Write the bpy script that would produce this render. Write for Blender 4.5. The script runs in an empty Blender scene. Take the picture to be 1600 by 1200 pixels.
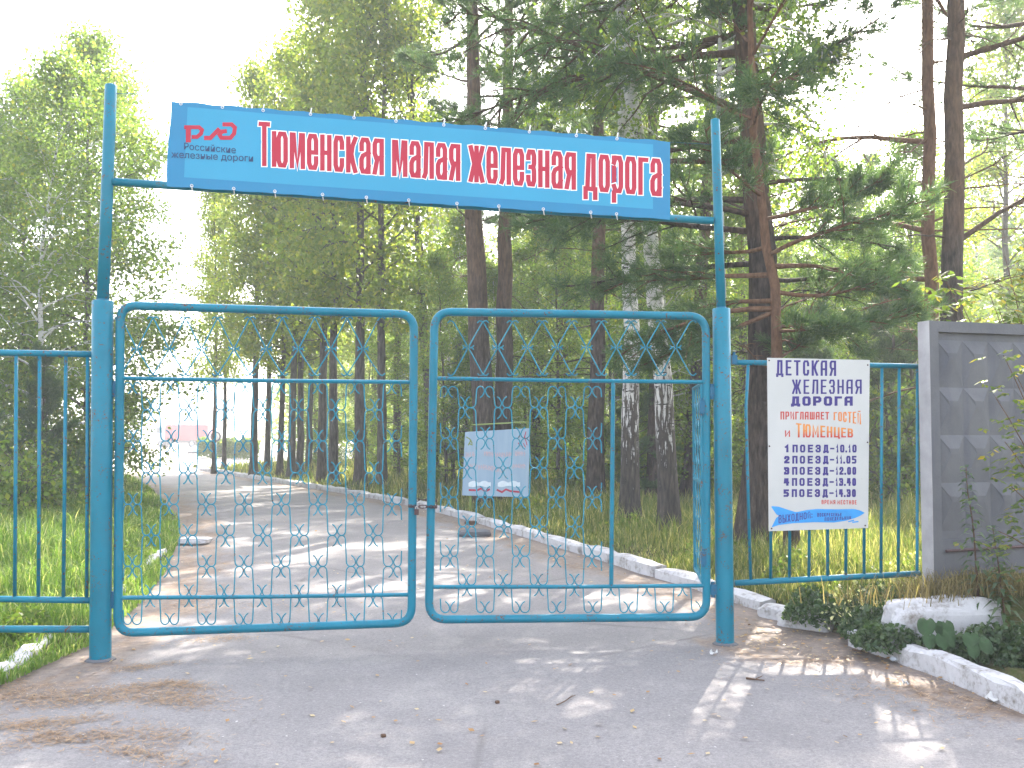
import bpy, math, random
import numpy as np
from mathutils import Vector, Matrix

SC = bpy.context.scene
COL = SC.collection
R = math.radians
rng = np.random.default_rng(7)
random.seed(7)

# ------------------------------------------------------------------ camera, sky, sun, exposure
F, PITCH, EYE = 1555.56, R(2.65), 1.65
cam = bpy.data.cameras.new('camera'); camo = bpy.data.objects.new('camera', cam); COL.objects.link(camo)
cam.sensor_width = 36; cam.lens = 35; cam.clip_start = 0.05; cam.clip_end = 2000
camo.location = (0, 0, EYE); camo.rotation_euler = (R(90) + PITCH, 0, 0)
SC.camera = camo
SUN_AZ, SUN_EL = R(19.5), R(39)
world = bpy.data.worlds.new('World'); SC.world = world; world.use_nodes = True
wn = world.node_tree
sky = wn.nodes.new('ShaderNodeTexSky'); sky.sky_type = 'NISHITA'; sky.sun_disc = False
sky.sun_elevation = SUN_EL; sky.sun_rotation = SUN_AZ; sky.air_density = 1.0; sky.dust_density = 4.0; sky.ozone_density = 1.0
hs_ = wn.nodes.new('ShaderNodeHueSaturation'); hs_.inputs['Saturation'].default_value = .5   # a hazy, whitish summer sky
wn.links.new(sky.outputs[0], hs_.inputs['Color']); wn.links.new(hs_.outputs[0], wn.nodes['Background'].inputs[0]); wn.nodes['Background'].inputs[1].default_value = 0.15
sl = bpy.data.lights.new('sun', 'SUN'); sl.energy = 3.1; sl.angle = R(0.5); sl.color = (1.0, 0.93, 0.82)
so = bpy.data.objects.new('sun', sl); COL.objects.link(so)
sdir = Vector((math.sin(SUN_AZ) * math.cos(SUN_EL), math.cos(SUN_AZ) * math.cos(SUN_EL), math.sin(SUN_EL)))
so.rotation_euler = sdir.to_track_quat('Z', 'Y').to_euler(); so.location = (8, 20, 30)
SC.view_settings.view_transform = 'Standard'; SC.view_settings.look = 'None'; SC.view_settings.gamma = 1
SC.view_settings.exposure = 2.78
SC.render.engine = 'CYCLES'
cy = SC.cycles
cy.max_bounces = 7; cy.diffuse_bounces = 4; cy.glossy_bounces = 2; cy.transmission_bounces = 4; cy.volume_bounces = 1
cy.transparent_max_bounces = 4; cy.use_denoising = True; cy.sample_clamp_indirect = 6
cy.caustics_reflective = False; cy.caustics_refractive = False

# ------------------------------------------------------------------ photograph geometry: pixels (1600 x 1200) to places
def ray(x, y):
    c, u = (x - 800) / F, (600 - y) / F
    return Vector((c, math.cos(PITCH) - u * math.sin(PITCH), math.sin(PITCH) + u * math.cos(PITCH)))
def G(x, y, z=0.0):
    d = ray(x, y); return Vector((0, 0, EYE)) + d * ((z - EYE) / d.z)
def P(x, y, Y):
    d = ray(x, y); return Vector((0, 0, EYE)) + d * (Y / d.y)
class Plane:
    """an upright plane through two ground points; off moves towards the viewer side"""
    def __init__(s, a, b):
        s.a = Vector((a[0], a[1], 0)); t = Vector((b[0] - a[0], b[1] - a[1], 0)); s.n = Vector((t.y, -t.x, 0)).normalized(); s.t = t.normalized()
    def __call__(s, x, y, off=0.0):
        o = Vector((0, 0, EYE)); d = ray(x, y); k = (s.a + s.n * off - o).dot(s.n) / d.dot(s.n)
        return o + d * k

# ------------------------------------------------------------------ mesh helpers
class MB:
    def __init__(s): s.v = []; s.f = []; s.m = []; s.n = 0
    def add(s, v, f, m=0):
        v = np.asarray(v, float).reshape(-1, 3); f = np.asarray(f, int).reshape(-1, 4)
        s.v.append(v); s.f.append(f + s.n); s.m.append(np.full(len(f), m, int)); s.n += len(v)
    def tube(s, pts, rad, k=8, caps=True, m=0, closed=False):
        pts = np.asarray([tuple(p) for p in pts], float); n = len(pts)
        rad = np.broadcast_to(np.asarray(rad, float), (n,)) if not np.isscalar(rad) else np.full(n, rad)
        if closed: t = np.roll(pts, -1, 0) - np.roll(pts, 1, 0)
        else: t = np.gradient(pts, axis=0)
        t /= np.maximum(np.linalg.norm(t, axis=1, keepdims=True), 1e-9)
        mt = np.abs(t).mean(0); ref = np.zeros(3); ref[int(np.argmin(mt))] = 1
        u = np.cross(t, ref); u /= np.maximum(np.linalg.norm(u, axis=1, keepdims=True), 1e-9); w = np.cross(t, u)
        a = np.arange(k) * 2 * np.pi / k
        ring = pts[:, None, :] + rad[:, None, None] * (np.cos(a)[None, :, None] * u[:, None, :] + np.sin(a)[None, :, None] * w[:, None, :])
        i = np.arange(n if closed else n - 1)[:, None]; j = np.arange(k)[None, :]
        i2 = (i + 1) % n; j2 = (j + 1) % k
        f = np.stack([i * k + j + 0 * j2, i * k + j2, i2 * k + j2, i2 * k + j], -1).reshape(-1, 4)
        s.add(ring.reshape(-1, 3), f, m)
        if caps and not closed and k % 2 == 0:
            for e in (0, n - 1):
                b = s.n - n * k + e * k
                s.fan(b, k, e)
    def fan(s, b, k, e):
        q = []
        for h in range(k // 2 - 1):
            l, r_ = h, k - 1 - h
            w = [b + l, b + l + 1, b + r_ - 1, b + r_]
            q.append(w if e else w[::-1])
        if q: s.f.append(np.array(q)); s.m.append(np.zeros(len(q), int))
    def box(s, c, sx, sy, sz, rot=None, m=0):
        c = np.array(tuple(c)); o = np.array([[x, y, z] for x in (-1, 1) for y in (-1, 1) for z in (-1, 1)], float) * [sx / 2, sy / 2, sz / 2]
        if rot is not None: o = o @ np.array(rot.to_3x3()).T
        s.add(o + c, [[0, 1, 3, 2], [4, 6, 7, 5], [0, 4, 5, 1], [2, 3, 7, 6], [0, 2, 6, 4], [1, 5, 7, 3]], m)
    def prism(s, front, back, m=0):
        """polygon loop front and matching loop back -> closed solid (n-gon split into a quad fan round the centre)"""
        n = len(front); v = [tuple(p) for p in front] + [tuple(p) for p in back]
        cf = np.mean(np.array(v[:n]), 0); cb = np.mean(np.array(v[n:]), 0); v += [tuple(cf), tuple(cb)]
        f = [[i, n + i, n + (i + 1) % n, (i + 1) % n] for i in range(n)]
        f += [[i, (i + 1) % n, 2 * n, 2 * n] for i in range(n)] + [[n + (i + 1) % n, n + i, 2 * n + 1, 2 * n + 1] for i in range(n)]
        s.add(v, f, m)
    def arrays(s):
        return np.concatenate(s.v), np.concatenate(s.f), np.concatenate(s.m)
    def mesh(s, name, mats, origin=None, smooth=False, uv=None):
        v, f, m = s.arrays()
        if origin is not None: v = v - np.array(tuple(origin))
        tri = f[:, 2] == f[:, 3]
        me = bpy.data.meshes.new(name)
        cnt = np.where(tri, 3, 4); start = np.concatenate([[0], np.cumsum(cnt)[:-1]])
        mask = np.ones((len(f), 4), bool); mask[tri, 3] = False
        idx = f[mask]
        me.vertices.add(len(v)); me.vertices.foreach_set('co', v.astype(np.float32).ravel())
        me.loops.add(len(idx)); me.loops.foreach_set('vertex_index', idx.astype(np.int32))
        me.polygons.add(len(f)); me.polygons.foreach_set('loop_start', start.astype(np.int32)); me.polygons.foreach_set('loop_total', cnt.astype(np.int32))
        me.polygons.foreach_set('material_index', m.astype(np.int32))
        me.polygons.foreach_set('use_smooth', np.full(len(f), smooth))
        for x in (mats if isinstance(mats, (list, tuple)) else [mats]): me.materials.append(x)
        me.update(calc_edges=True); me.validate()
        return me
    def build(s, name, mats, parent=None, smooth=False):
        origin = parent.matrix_world.translation if parent is not None else None
        o = bpy.data.objects.new(name, s.mesh(name, mats, origin, smooth)); COL.objects.link(o)
        if parent is not None: o.parent = parent
        return o
def empty(name, loc, label, cat, group=None):
    o = bpy.data.objects.new(name, None); COL.objects.link(o); o.location = loc; o.empty_display_size = .2
    o.matrix_world = Matrix.Translation(loc); tag(o, label, cat, group); return o
def tag(o, label, cat, group=None):
    o['label'] = label; o['category'] = cat
    if group: o['group'] = group
    return o
def sub(name, mb, mats, parent, smooth=False):
    """a sub-part: its parent part sits at its thing's origin"""
    root = parent.parent
    o = bpy.data.objects.new(name, mb.mesh(name, mats, root.matrix_world.translation, smooth)); COL.objects.link(o); o.parent = parent
    return o
def kind(o, k): o['kind'] = k; return o

# ------------------------------------------------------------------ materials
class NT:
    def __init__(s, name):
        s.m = bpy.data.materials.new(name); s.m.use_nodes = True; s.t = s.m.node_tree; s.b = s.t.nodes['Principled BSDF']; s.out = s.t.nodes['Material Output']
    def n(s, t, **k):
        x = s.t.nodes.new(t)
        for a, b in k.items(): setattr(x, a, b)
        return x
    def l(s, a, b): s.t.links.new(a, b)
    def coord(s, out='Object'): return s.n('ShaderNodeTexCoord').outputs[out]
    def mapping(s, src, scale):
        x = s.n('ShaderNodeMapping'); s.l(src, x.inputs[0]); x.inputs['Scale'].default_value = scale; return x.outputs[0]
    def noise(s, src, scale, detail=4, rough=.55):
        x = s.n('ShaderNodeTexNoise'); s.l(src, x.inputs['Vector']); x.inputs['Scale'].default_value = scale; x.inputs['Detail'].default_value = detail; x.inputs['Roughness'].default_value = rough; return x.outputs['Fac']
    def ramp(s, fac, stops):
        x = s.n('ShaderNodeValToRGB'); s.l(fac, x.inputs[0]); e = x.color_ramp.elements
        e[0].position, e[0].color = stops[0][0], (*stops[0][1], 1); e[1].position, e[1].color = stops[-1][0], (*stops[-1][1], 1)
        for p, c in stops[1:-1]:
            q = e.new(p); q.color = (*c, 1)
        return x.outputs[0]
    def mix(s, fac, a, b, mode='MIX'):
        x = s.n('ShaderNodeMixRGB', blend_type=mode)
        for k, v in ((0, fac), (1, a), (2, b)):
            if hasattr(v, 'links'): s.l(v, x.inputs[k])
            else: x.inputs[k].default_value = v if k == 0 else (*v, 1)
        return x.outputs[0]
    def math(s, op, a, b=0.0):
        x = s.n('ShaderNodeMath', operation=op)
        for k, v in ((0, a), (1, b)):
            if hasattr(v, 'links'): s.l(v, x.inputs[k])
            else: x.inputs[k].default_value = v
        return x.outputs[0]
    def bump(s, h, strength=.4, dist=.01):
        x = s.n('ShaderNodeBump'); s.l(h, x.inputs['Height']); x.inputs['Strength'].default_value = strength; x.inputs['Distance'].default_value = dist
        s.l(x.outputs[0], s.b.inputs['Normal'])
    def base(s, c): s.l(c, s.b.inputs['Base Color'])
    def fin(s, rough=.6, spec=.4):
        s.b.inputs['Roughness'].default_value = rough; s.b.inputs['Specular IOR Level'].default_value = spec; return s.m
def g3(v): return (v, v, v)

def paint(name, c, chip=(.10, .05, .03), rough=.38, amount=.655):
    t = NT(name); co = t.coord()
    n1 = t.noise(co, 3.0, 3); n2 = t.noise(co, 55, 5, .7); n3 = t.noise(co, 9, 5)
    col = t.ramp(n1, [(.3, tuple(x * .85 for x in c)), (.7, tuple(min(1, x * 1.12) for x in c))])
    chipm = t.ramp(t.math('MULTIPLY', n2, t.math('ADD', n3, .55)), [(amount, g3(0)), (amount + .03, g3(1))])
    t.base(t.mix(chipm, col, chip)); br_ = t.noise(t.mapping(co, (60, 60, 3)), 1.5, 4, .6); t.bump(t.math('ADD', t.noise(co, 28, 4), t.math('MULTIPLY', br_, .8)), .3, .004)
    return t.fin(rough, .28)
M_BLUE = paint('blue_paint', (.003, .150, .222))
M_WIRE = paint('blue_wire_paint', (.014, .20, .28), amount=.66)
M_DKBLUE = paint('dark_blue_steel', (.008, .10, .18), amount=.66)

def plain(name, c, rough=.6, var=.12, scale=6, bump=0, spec=.4):
    t = NT(name); co = t.coord(); n = t.noise(co, scale, 5)
    t.base(t.ramp(n, [(.3, tuple(x * (1 - var) for x in c)), (.7, tuple(min(1, x * (1 + var)) for x in c))]))
    if bump: t.bump(t.noise(co, scale * 4, 5), bump, .01)
    return t.fin(rough, spec)
M_SHEET = plain('banner_vinyl', (.022, .255, .42), .45, .03, 2)
M_SHEETD = plain('banner_vinyl_border', (.008, .175, .34), .45, .05, 3)
M_RED = plain('red_print', (.40, .010, .035), .5, .04)
M_WHITE = plain('white_print', (.82, .80, .80), .5, .02)
M_NAVYTXT = plain('navy_print', (.012, .04, .11), .5, .03)
M_INDIGO = plain('indigo_sign_paint', (.035, .022, .16), .6, .15, 30)
M_REDP = plain('red_sign_paint', (.45, .05, .035), .6, .2, 30)
M_ORANGE = plain('orange_sign_paint', (.62, .20, .04), .6, .2, 30)
M_SIGNBLUE = plain('blue_sign_paint', (.03, .25, .58), .6, .1, 12)
M_CORD = plain('white_cord', (.75, .75, .78), .7, .05)
M_RUST = plain('rusty_chain', (.06, .025, .025), .6, .4, 60, spec=.5)
M_STEEL = plain('padlock_steel', (.35, .34, .33), .35, .2, 40)
M_PAPER = plain('litter_paper', (.5, .49, .48), .8, .1, 30)
M_SPECK = plain('pale_stone_chip', (.40, .38, .36), .8, .2, 30)
M_FOIL = plain('litter_foil', (.4, .42, .46), .3, .1, 40)
M_TWIG = plain('dry_twig', (.09, .05, .03), .9, .3, 60)

def m_grad():
    t = NT('orange_red_sign_paint'); co = t.coord('Generated'); x = t.n('ShaderNodeSeparateXYZ'); t.l(co, x.inputs[0])
    t.base(t.ramp(x.outputs['Z'], [(.15, (.45, .05, .035)), (.62, (.62, .24, .05))])); return t.fin(.6)
M_GRAD = m_grad()
def m_signboard():
    t = NT('white_sign_board'); co = t.coord(); n = t.noise(co, 2.5, 5); d = t.noise(co, 40, 4, .7)
    c = t.ramp(n, [(.3, (.42, .42, .405)), (.7, (.48, .475, .46))])
    t.base(t.mix(t.ramp(d, [(.70, g3(0)), (.76, g3(1))]), c, (.35, .28, .2))); return t.fin(.5)
M_BOARD = m_signboard()
def m_infoboard():
    t = NT('pale_blue_board'); co = t.coord(); n = t.noise(t.mapping(co, (6, 6, .8)), 1.5, 5)
    t.base(t.ramp(n, [(.3, (.25, .35, .46)), (.7, (.31, .41, .50))])); return t.fin(.6)
M_INFO = m_infoboard()
M_FADED = plain('faded_red_paint', (.50, .36, .38), .7, .15, 20)
M_INFOCLOUD = plain('white_board_paint', (.62, .68, .72), .7, .1, 8)
M_INFORED = plain('crimson_board_paint', (.38, .02, .05), .6, .1, 10)
M_OLIVE = plain('olive_pipe_paint', (.20, .26, .06), .6, .1)

def m_whitewash(name='whitewash', worn=.5):
    t = NT(name); co = t.coord(); n = t.noise(co, 5, 6, .65); f = t.noise(co, 30, 5, .7)
    k = t.math('ADD', t.math('MULTIPLY', n, .65), t.math('MULTIPLY', f, .35))
    t.base(t.ramp(k, [(.34, (.16, .13, .10)), (.43, (.32, .30, .29)), (.50, (.47, .455, .465)), (.75, (.56, .545, .555))])); t.bump(k, .6, .02)
    return t.fin(.9, .2)
M_LIME = m_whitewash()
def m_concrete():
    t = NT('grey_concrete'); co = t.coord(); n = t.noise(co, 2.2, 6, .6); f = t.noise(co, 45, 4, .7)
    st = t.noise(t.mapping(co, (5, 5, .7)), 1.6, 4)
    c = t.ramp(n, [(.3, (.085, .086, .096)), (.7, (.14, .14, .15))])
    c = t.mix(t.ramp(st, [(.5, g3(0)), (.75, g3(.5))]), c, (.065, .07, .095))
    t.base(t.mix(t.math('MULTIPLY', f, .25), c, (.18, .18, .18))); t.bump(f, .35, .006); return t.fin(.9, .2)
M_CONC = m_concrete()
M_CONCEND = plain('limewashed_concrete', (.34, .325, .33), .9, .2, 5, .4)

def m_asphalt():
    t = NT('worn_asphalt'); co = t.coord(); uvn = t.n('ShaderNodeAttribute', attribute_name='edge'); e = uvn.outputs['Fac']
    fine = t.noise(co, 120, 3, .8); mid = t.noise(co, 1.1, 6, .6); big = t.noise(co, .35, 4); streak = t.noise(t.mapping(co, (1, .35, 1)), 3.5, 6, .65)
    c = t.ramp(mid, [(.3, (.205, .19, .19)), (.7, (.275, .255, .252))])
    grit = t.noise(co, 38, 5, .75); c = t.mix(t.ramp(grit, [(.36, g3(.5)), (.52, g3(0))]), c, (.12, .11, .108)); c = t.mix(t.ramp(grit, [(.58, g3(0)), (.70, g3(.5))]), c, (.38, .36, .345))
    patch = t.noise(t.mapping(co, (1, .6, 1)), 2.6, 6, .7); c = t.mix(t.ramp(patch, [(.52, g3(0)), (.70, g3(.55))]), c, (.36, .335, .31))
    c = t.mix(t.ramp(fine, [(.35, g3(.6)), (.62, g3(0))]), c, (.10, .095, .10))
    c = t.mix(t.ramp(fine, [(.62, g3(0)), (.75, g3(.6))]), c, (.34, .32, .31))
    vor = t.n('ShaderNodeTexVoronoi', feature='DISTANCE_TO_EDGE'); t.l(t.mix(.18, co, t.n('ShaderNodeTexNoise').outputs['Color']), vor.inputs['Vector']); vor.inputs['Scale'].default_value = .55
    crack = t.ramp(vor.outputs['Distance'], [(.0, g3(.55)), (.012, g3(0))])
    c = t.mix(t.math('MULTIPLY', crack, t.ramp(big, [(.5, g3(0)), (.6, g3(1))])), c, (.07, .06, .06))
    sand = t.math('ADD', t.math('MULTIPLY', e, 1.0), t.math('ADD', t.math('MULTIPLY', mid, .45), t.math('MULTIPLY', streak, .55)))
    dm = t.ramp(sand, [(.78, g3(0)), (1.02, g3(.55)), (1.35, g3(.95))])
    dirt = t.ramp(t.noise(co, 14, 6, .7), [(.35, (.115, .075, .05)), (.55, (.215, .15, .105)), (.75, (.30, .23, .17))])
    t.base(t.mix(dm, c, dirt)); t.bump(t.math('ADD', fine, t.math('MULTIPLY', mid, .8)), .35, .006); return t.fin(.85, .3)
M_ASPH = m_asphalt()
def m_soil():
    t = NT('forest_soil'); co = t.coord(); n = t.noise(co, .8, 6, .65); f = t.noise(co, 22, 5, .7)
    c = t.ramp(n, [(.35, (.055, .05, .022)), (.55, (.085, .10, .03)), (.7, (.12, .12, .045))])
    t.base(t.mix(t.ramp(f, [(.45, g3(0)), (.7, g3(.7))]), c, (.17, .12, .07))); t.bump(f, .8, .03); return t.fin(.95, .1)
M_SOIL = m_soil()
M_PLAZA = plain('pale_gravel', (.36, .34, .31), .9, .15, .6, .3)

def m_leaf(name, stops, trans=.45, gloss=.18):
    t = NT(name); gi = t.n('ShaderNodeNewGeometry'); c = t.ramp(gi.outputs['Random Per Island'], stops)
    d = t.b; t.base(c); d.inputs['Roughness'].default_value = .45; d.inputs['Specular IOR Level'].default_value = gloss
    tr = t.n('ShaderNodeBsdfTranslucent'); t.l(t.mix(1.0, c, (1.0, 1.05, .55), 'MULTIPLY'), tr.inputs[0]); tc = t.mix(.0, c, c)
    br = t.n('ShaderNodeMixRGB', blend_type='MULTIPLY'); br.inputs[0].default_value = 1; t.l(c, br.inputs[1]); br.inputs[2].default_value = (2.5, 2.6, 1.15, 1); t.l(br.outputs[0], tr.inputs[0])
    mx = t.n('ShaderNodeMixShader'); mx.inputs[0].default_value = trans; t.l(d.outputs[0], mx.inputs[1]); t.l(tr.outputs[0], mx.inputs[2]); t.l(mx.outputs[0], t.out.inputs[0])
    return t.m
M_BIRCHLEAF = m_leaf('birch_leaf', [(0, (.062, .10, .03)), (.5, (.095, .145, .04)), (.93, (.13, .165, .045)), (1, (.20, .18, .03))], .55, .3)
M_ASPENLEAF = m_leaf('aspen_leaf', [(0, (.075, .11, .024)), (.6, (.12, .155, .032)), (1, (.18, .18, .035))], .6, .3)
M_NEEDLE = m_leaf('pine_needle', [(0, (.038, .072, .042)), (.6, (.058, .10, .052)), (1, (.09, .125, .055))], .4, .3)
M_SHRUB = m_leaf('shrub_leaf', [(0, (.05, .085, .02)), (.6, (.08, .125, .028)), (1, (.14, .16, .04))], .55, .3)
M_GRASS = m_leaf('grass_blade', [(0, (.06, .085, .026)), (.5, (.10, .125, .042)), (.75, (.17, .165, .075)), (1, (.33, .29, .17))], .4, .25)
M_GRASSL = m_leaf('lush_grass_blade', [(0, (.065, .12, .025)), (.6, (.105, .17, .04)), (.85, (.18, .22, .08)), (1, (.34, .33, .20))], .45, .25)
M_DRY = m_leaf('dry_grass_blade', [(0, (.08, .075, .03)), (.5, (.15, .115, .06)), (1, (.26, .21, .12))], .3, .1)
M_COVER = m_leaf('ground_leaf', [(0, (.030, .058, .024)), (.6, (.05, .09, .035)), (1, (.10, .14, .07))], .3, .45)
M_BURDOCK = plain('burdock_leaf', (.030, .060, .022), .7, .2, 20, spec=.2)
M_MAPLE = m_leaf('maple_leaf', [(0, (.05, .08, .022)), (.6, (.08, .115, .03)), (.9, (.15, .15, .04)), (1, (.28, .19, .04))], .45, .15)
M_PALELEAF = m_leaf('pale_flower_head', [(0, (.20, .22, .12)), (.5, (.34, .34, .24)), (1, (.5, .48, .38))], .4, .2)
M_FALLEN = m_leaf('fallen_leaf', [(0, (.22, .10, .03)), (.5, (.32, .20, .08)), (1, (.42, .34, .22))], .1, .2)
M_PINELITTER = m_leaf('fallen_needle', [(0, (.22, .135, .08)), (1, (.38, .26, .16))], .05, .1)

def m_birchbark():
    t = NT('birch_bark'); co = t.coord(); x = t.n('ShaderNodeSeparateXYZ'); t.l(co, x.inputs[0]); z = x.outputs['Z']
    dash = t.noise(t.mapping(co, (5, 5, 26)), 1.3, 4, .6); big = t.noise(t.mapping(co, (3, 3, 3.2)), 1.6, 3)
    fiss = t.noise(t.mapping(co, (14, 14, 2.2)), 1.7, 5, .6)
    white = t.ramp(t.noise(co, 6, 4), [(.3, (.46, .44, .42)), (.7, (.62, .60, .58))])
    blk = t.math('MAXIMUM', t.ramp(dash, [(.59, g3(0)), (.63, g3(1))]), t.ramp(big, [(.64, g3(0)), (.68, g3(1))]))
    low = t.ramp(t.math('ADD', t.math('MULTIPLY', z, -.22), t.math('ADD', t.math('MULTIPLY', fiss, 1.5), -.08)), [(.18, g3(0)), (.30, g3(1))])
    rough = t.ramp(fiss, [(.4, (.035, .03, .028)), (.62, (.085, .072, .06)), (.8, (.25, .23, .2))])
    t.base(t.mix(low, t.mix(blk, white, (.03, .026, .024)), rough)); t.bump(fiss, .7, .03); return t.fin(.85, .2)
M_BIRCH = m_birchbark()
def m_pinebark():
    t = NT('pine_bark'); co = t.coord(); x = t.n('ShaderNodeSeparateXYZ'); t.l(co, x.inputs[0]); z = x.outputs['Z']
    pl = t.noise(t.mapping(co, (16, 16, 3.5)), 1.4, 5, .65); n = t.noise(co, 2, 3)
    dark = t.ramp(pl, [(.35, (.028, .022, .019)), (.55, (.072, .056, .046)), (.75, (.13, .10, .085))])
    org = t.ramp(pl, [(.35, (.06, .04, .028)), (.65, (.135, .085, .055))])
    up = t.ramp(t.math('ADD', t.math('MULTIPLY', z, .16), t.math('MULTIPLY', n, .5)), [(.85, g3(0)), (1.35, g3(1))])
    t.base(t.mix(up, dark, org)); t.bump(pl, .9, .04); return t.fin(.9, .15)
M_PINE = m_pinebark()
def m_orangepine():
    t = NT('orange_pine_bark'); co = t.coord(); pl = t.noise(t.mapping(co, (16, 16, 5)), 1.4, 5, .65); x = t.n('ShaderNodeSeparateXYZ'); t.l(co, x.inputs[0])
    org = t.ramp(pl, [(.35, (.09, .048, .028)), (.65, (.18, .10, .06))]); dark = t.ramp(pl, [(.35, (.025, .02, .016)), (.7, (.08, .055, .04))])
    up = t.ramp(t.math('MULTIPLY', x.outputs['Z'], .3), [(.35, g3(0)), (.75, g3(1))])
    t.base(t.mix(up, dark, org)); t.bump(pl, .6, .02); return t.fin(.9, .15)
M_OPINE = m_orangepine()
def m_greybark():
    t = NT('grey_bark'); co = t.coord(); pl = t.noise(t.mapping(co, (12, 12, 2.5)), 1.5, 5, .65)
    t.base(t.ramp(pl, [(.35, (.045, .038, .033)), (.55, (.10, .085, .072)), (.75, (.19, .165, .14))])); t.bump(pl, .7, .03); return t.fin(.9, .15)
M_GREY = m_greybark()

# ------------------------------------------------------------------ lettering drawn with strokes
def O(x0=0, y0=0, x1=1, y1=1, r=.18, ry=.14):
    return ([(x0, y0 + ry), (x0, y1 - ry), (x0 + r, y1), (x1 - r, y1), (x1, y1 - ry), (x1, y0 + ry), (x1 - r, y0), (x0 + r, y0)], True)
def L(*p): return (list(p), False)
GL = {
 'А': (1, [L((0, 0), (0, .86), (.18, 1), (1, 1), (1, 0)), L((0, .42), (1, .42))]),
 'В': (1, [L((0, 0), (0, 1), (.75, 1), (.95, .88), (.95, .65), (.75, .53), (0, .53)), L((.75, .53), (1, .40), (1, .13), (.8, 0), (0, 0))]),
 'Г': (.9, [L((0, 0), (0, 1), (1, 1))]),
 'Д': (1.05, [L((-.05, -.12), (-.05, 0), (1.05, 0), (1.05, -.12)), L((.12, 0), (.2, 1), (.85, 1), (.85, 0))]),
 'Е': (.9, [L((1, 1), (0, 1), (0, 0), (1, 0)), L((0, .52), (.85, .52))]),
 'Ж': (1.4, [L((.5, 0), (.5, 1)), L((0, 1), (.28, .55), (.72, .55), (1, 1)), L((0, 0), (.28, .45)), L((1, 0), (.72, .45))]),
 'З': (.9, [L((0, .8), (0, .88), (.2, 1), (.8, 1), (1, .88), (1, .64), (.85, .53), (.4, .53)), L((.85, .53), (1, .42), (1, .12), (.8, 0), (.2, 0), (0, .12), (0, .22))]),
 'И': (1, [L((0, 1), (0, 0), (1, 1), (1, 0))]),
 'Й': (1, [L((0, .88), (0, 0), (1, .88), (1, 0)), L((.25, 1.08), (.75, 1.08))]),
 'К': (1, [L((0, 0), (0, 1)), L((1, 1), (.62, .78), (.45, .52), (.05, .52)), L((.45, .52), (.68, .25), (1, 0))]),
 'Л': (1, [L((0, 0), (.1, .08), (.2, 1), (1, 1), (1, 0))]),
 'М': (1.2, [L((0, 0), (0, 1), (.5, .25), (1, 1), (1, 0))]),
 'Н': (1, [L((0, 0), (0, 1)), L((1, 0), (1, 1)), L((0, .5), (1, .5))]),
 'О': (1, [O()]),
 'П': (1, [L((0, 0), (0, 1), (1, 1), (1, 0))]),
 'Р': (1, [L((0, 0), (0, 1), (.8, 1), (1, .86), (1, .56), (.8, .42), (0, .42))]),
 'С': (.95, [L((1, .70), (1, .86), (.8, 1), (.2, 1), (0, .86), (0, .14), (.2, 0), (.8, 0), (1, .14), (1, .30))]),
 'Т': (1, [L((0, 1), (1, 1)), L((.5, 1), (.5, 0))]),
 'Х': (1, [L((0, 0), (1, 1)), L((0, 1), (1, 0))]),
 'Ц': (1.05, [L((0, 1), (0, 0), (1, 0), (1, 1)), L((1, 0), (1.12, -.16))]),
 'Ш': (1.3, [L((0, 1), (0, 0), (1, 0), (1, 1)), L((.5, 0), (.5, 1))]),
 'Ы': (1.3, [L((0, 1), (0, 0), (.5, 0), (.62, .1), (.62, .4), (.5, .5), (0, .5)), L((1, 0), (1, 1))]),
 'Ь': (1, [L((0, 1), (0, 0), (.8, 0), (1, .12), (1, .4), (.8, .52), (0, .52))]),
 'Ю': (1.4, [L((0, 0), (0, 1)), L((0, .5), (.4, .5)), O(.4, 0, 1, 1, .13)]),
 'Я': (1, [L((1, 0), (1, 1), (.2, 1), (0, .88), (0, .60), (.2, .46), (1, .46)), L((.4, .46), (0, 0))]),
 '0': (.85, [O()]), '1': (.5, [L((.15, .78), (.6, 1), (.6, 0))]),
 '2': (.9, [L((0, .75), (0, .88), (.2, 1), (.8, 1), (1, .88), (1, .62), (0, .12), (0, 0), (1, 0))]),
 '3': (.9, [L((0, .85), (0, 1), (.85, 1), (1, .88), (1, .62), (.85, .52), (.35, .52)), L((.85, .52), (1, .42), (1, .12), (.85, 0), (0, 0), (0, .15))]),
 '4': (.9, [L((.15, 1), (0, .4), (1, .4)), L((.8, 1), (.8, 0))]),
 '5': (.9, [L((1, 1), (0, 1), (0, .55), (.8, .55), (1, .43), (1, .12), (.8, 0), (0, 0))]),
 '-': (.6, [L((0, .5), (1, .5))]), '.': (.22, [L((.2, .0), (.2, .03))]), ':': (.3, [L((.3, .1), (.3, .16)), L((.3, .62), (.3, .68))]),
 # small letters that are not small capitals
 'а': (1, [L((.02, .70), (.02, .88), (.22, 1), (.78, 1), (1, .88), (1, 0)), L((1, .60), (.22, .50), (0, .38), (0, .12), (.2, 0), (.72, 0), (1, .16))]),
 'е': (1, [L((.0, .48), (1, .48), (1, .86), (.8, 1), (.2, 1), (0, .86), (0, .14), (.2, 0), (.8, 0), (1, .14), (1, .30))]),
 'р': (1, [L((0, 1), (0, -.30)), L((0, .86), (.22, 1), (.8, 1), (1, .86), (1, .14), (.8, 0), (.22, 0), (0, .14))]),
 'д': (1.1, [L((-.10, -.26), (-.10, 0), (1.10, 0), (1.10, -.26)), L((.12, 0), (.28, 1), (.88, 1), (.88, 0))]),
 'м': (1.35, [L((0, 0), (0, 1), (.16, 1), (.5, .05), (.84, 1), (1, 1), (1, 0))]),
 'л': (1, [L((-.05, 0), (.12, .10), (.24, 1), (1, 1), (1, 0))]),
}
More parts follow.
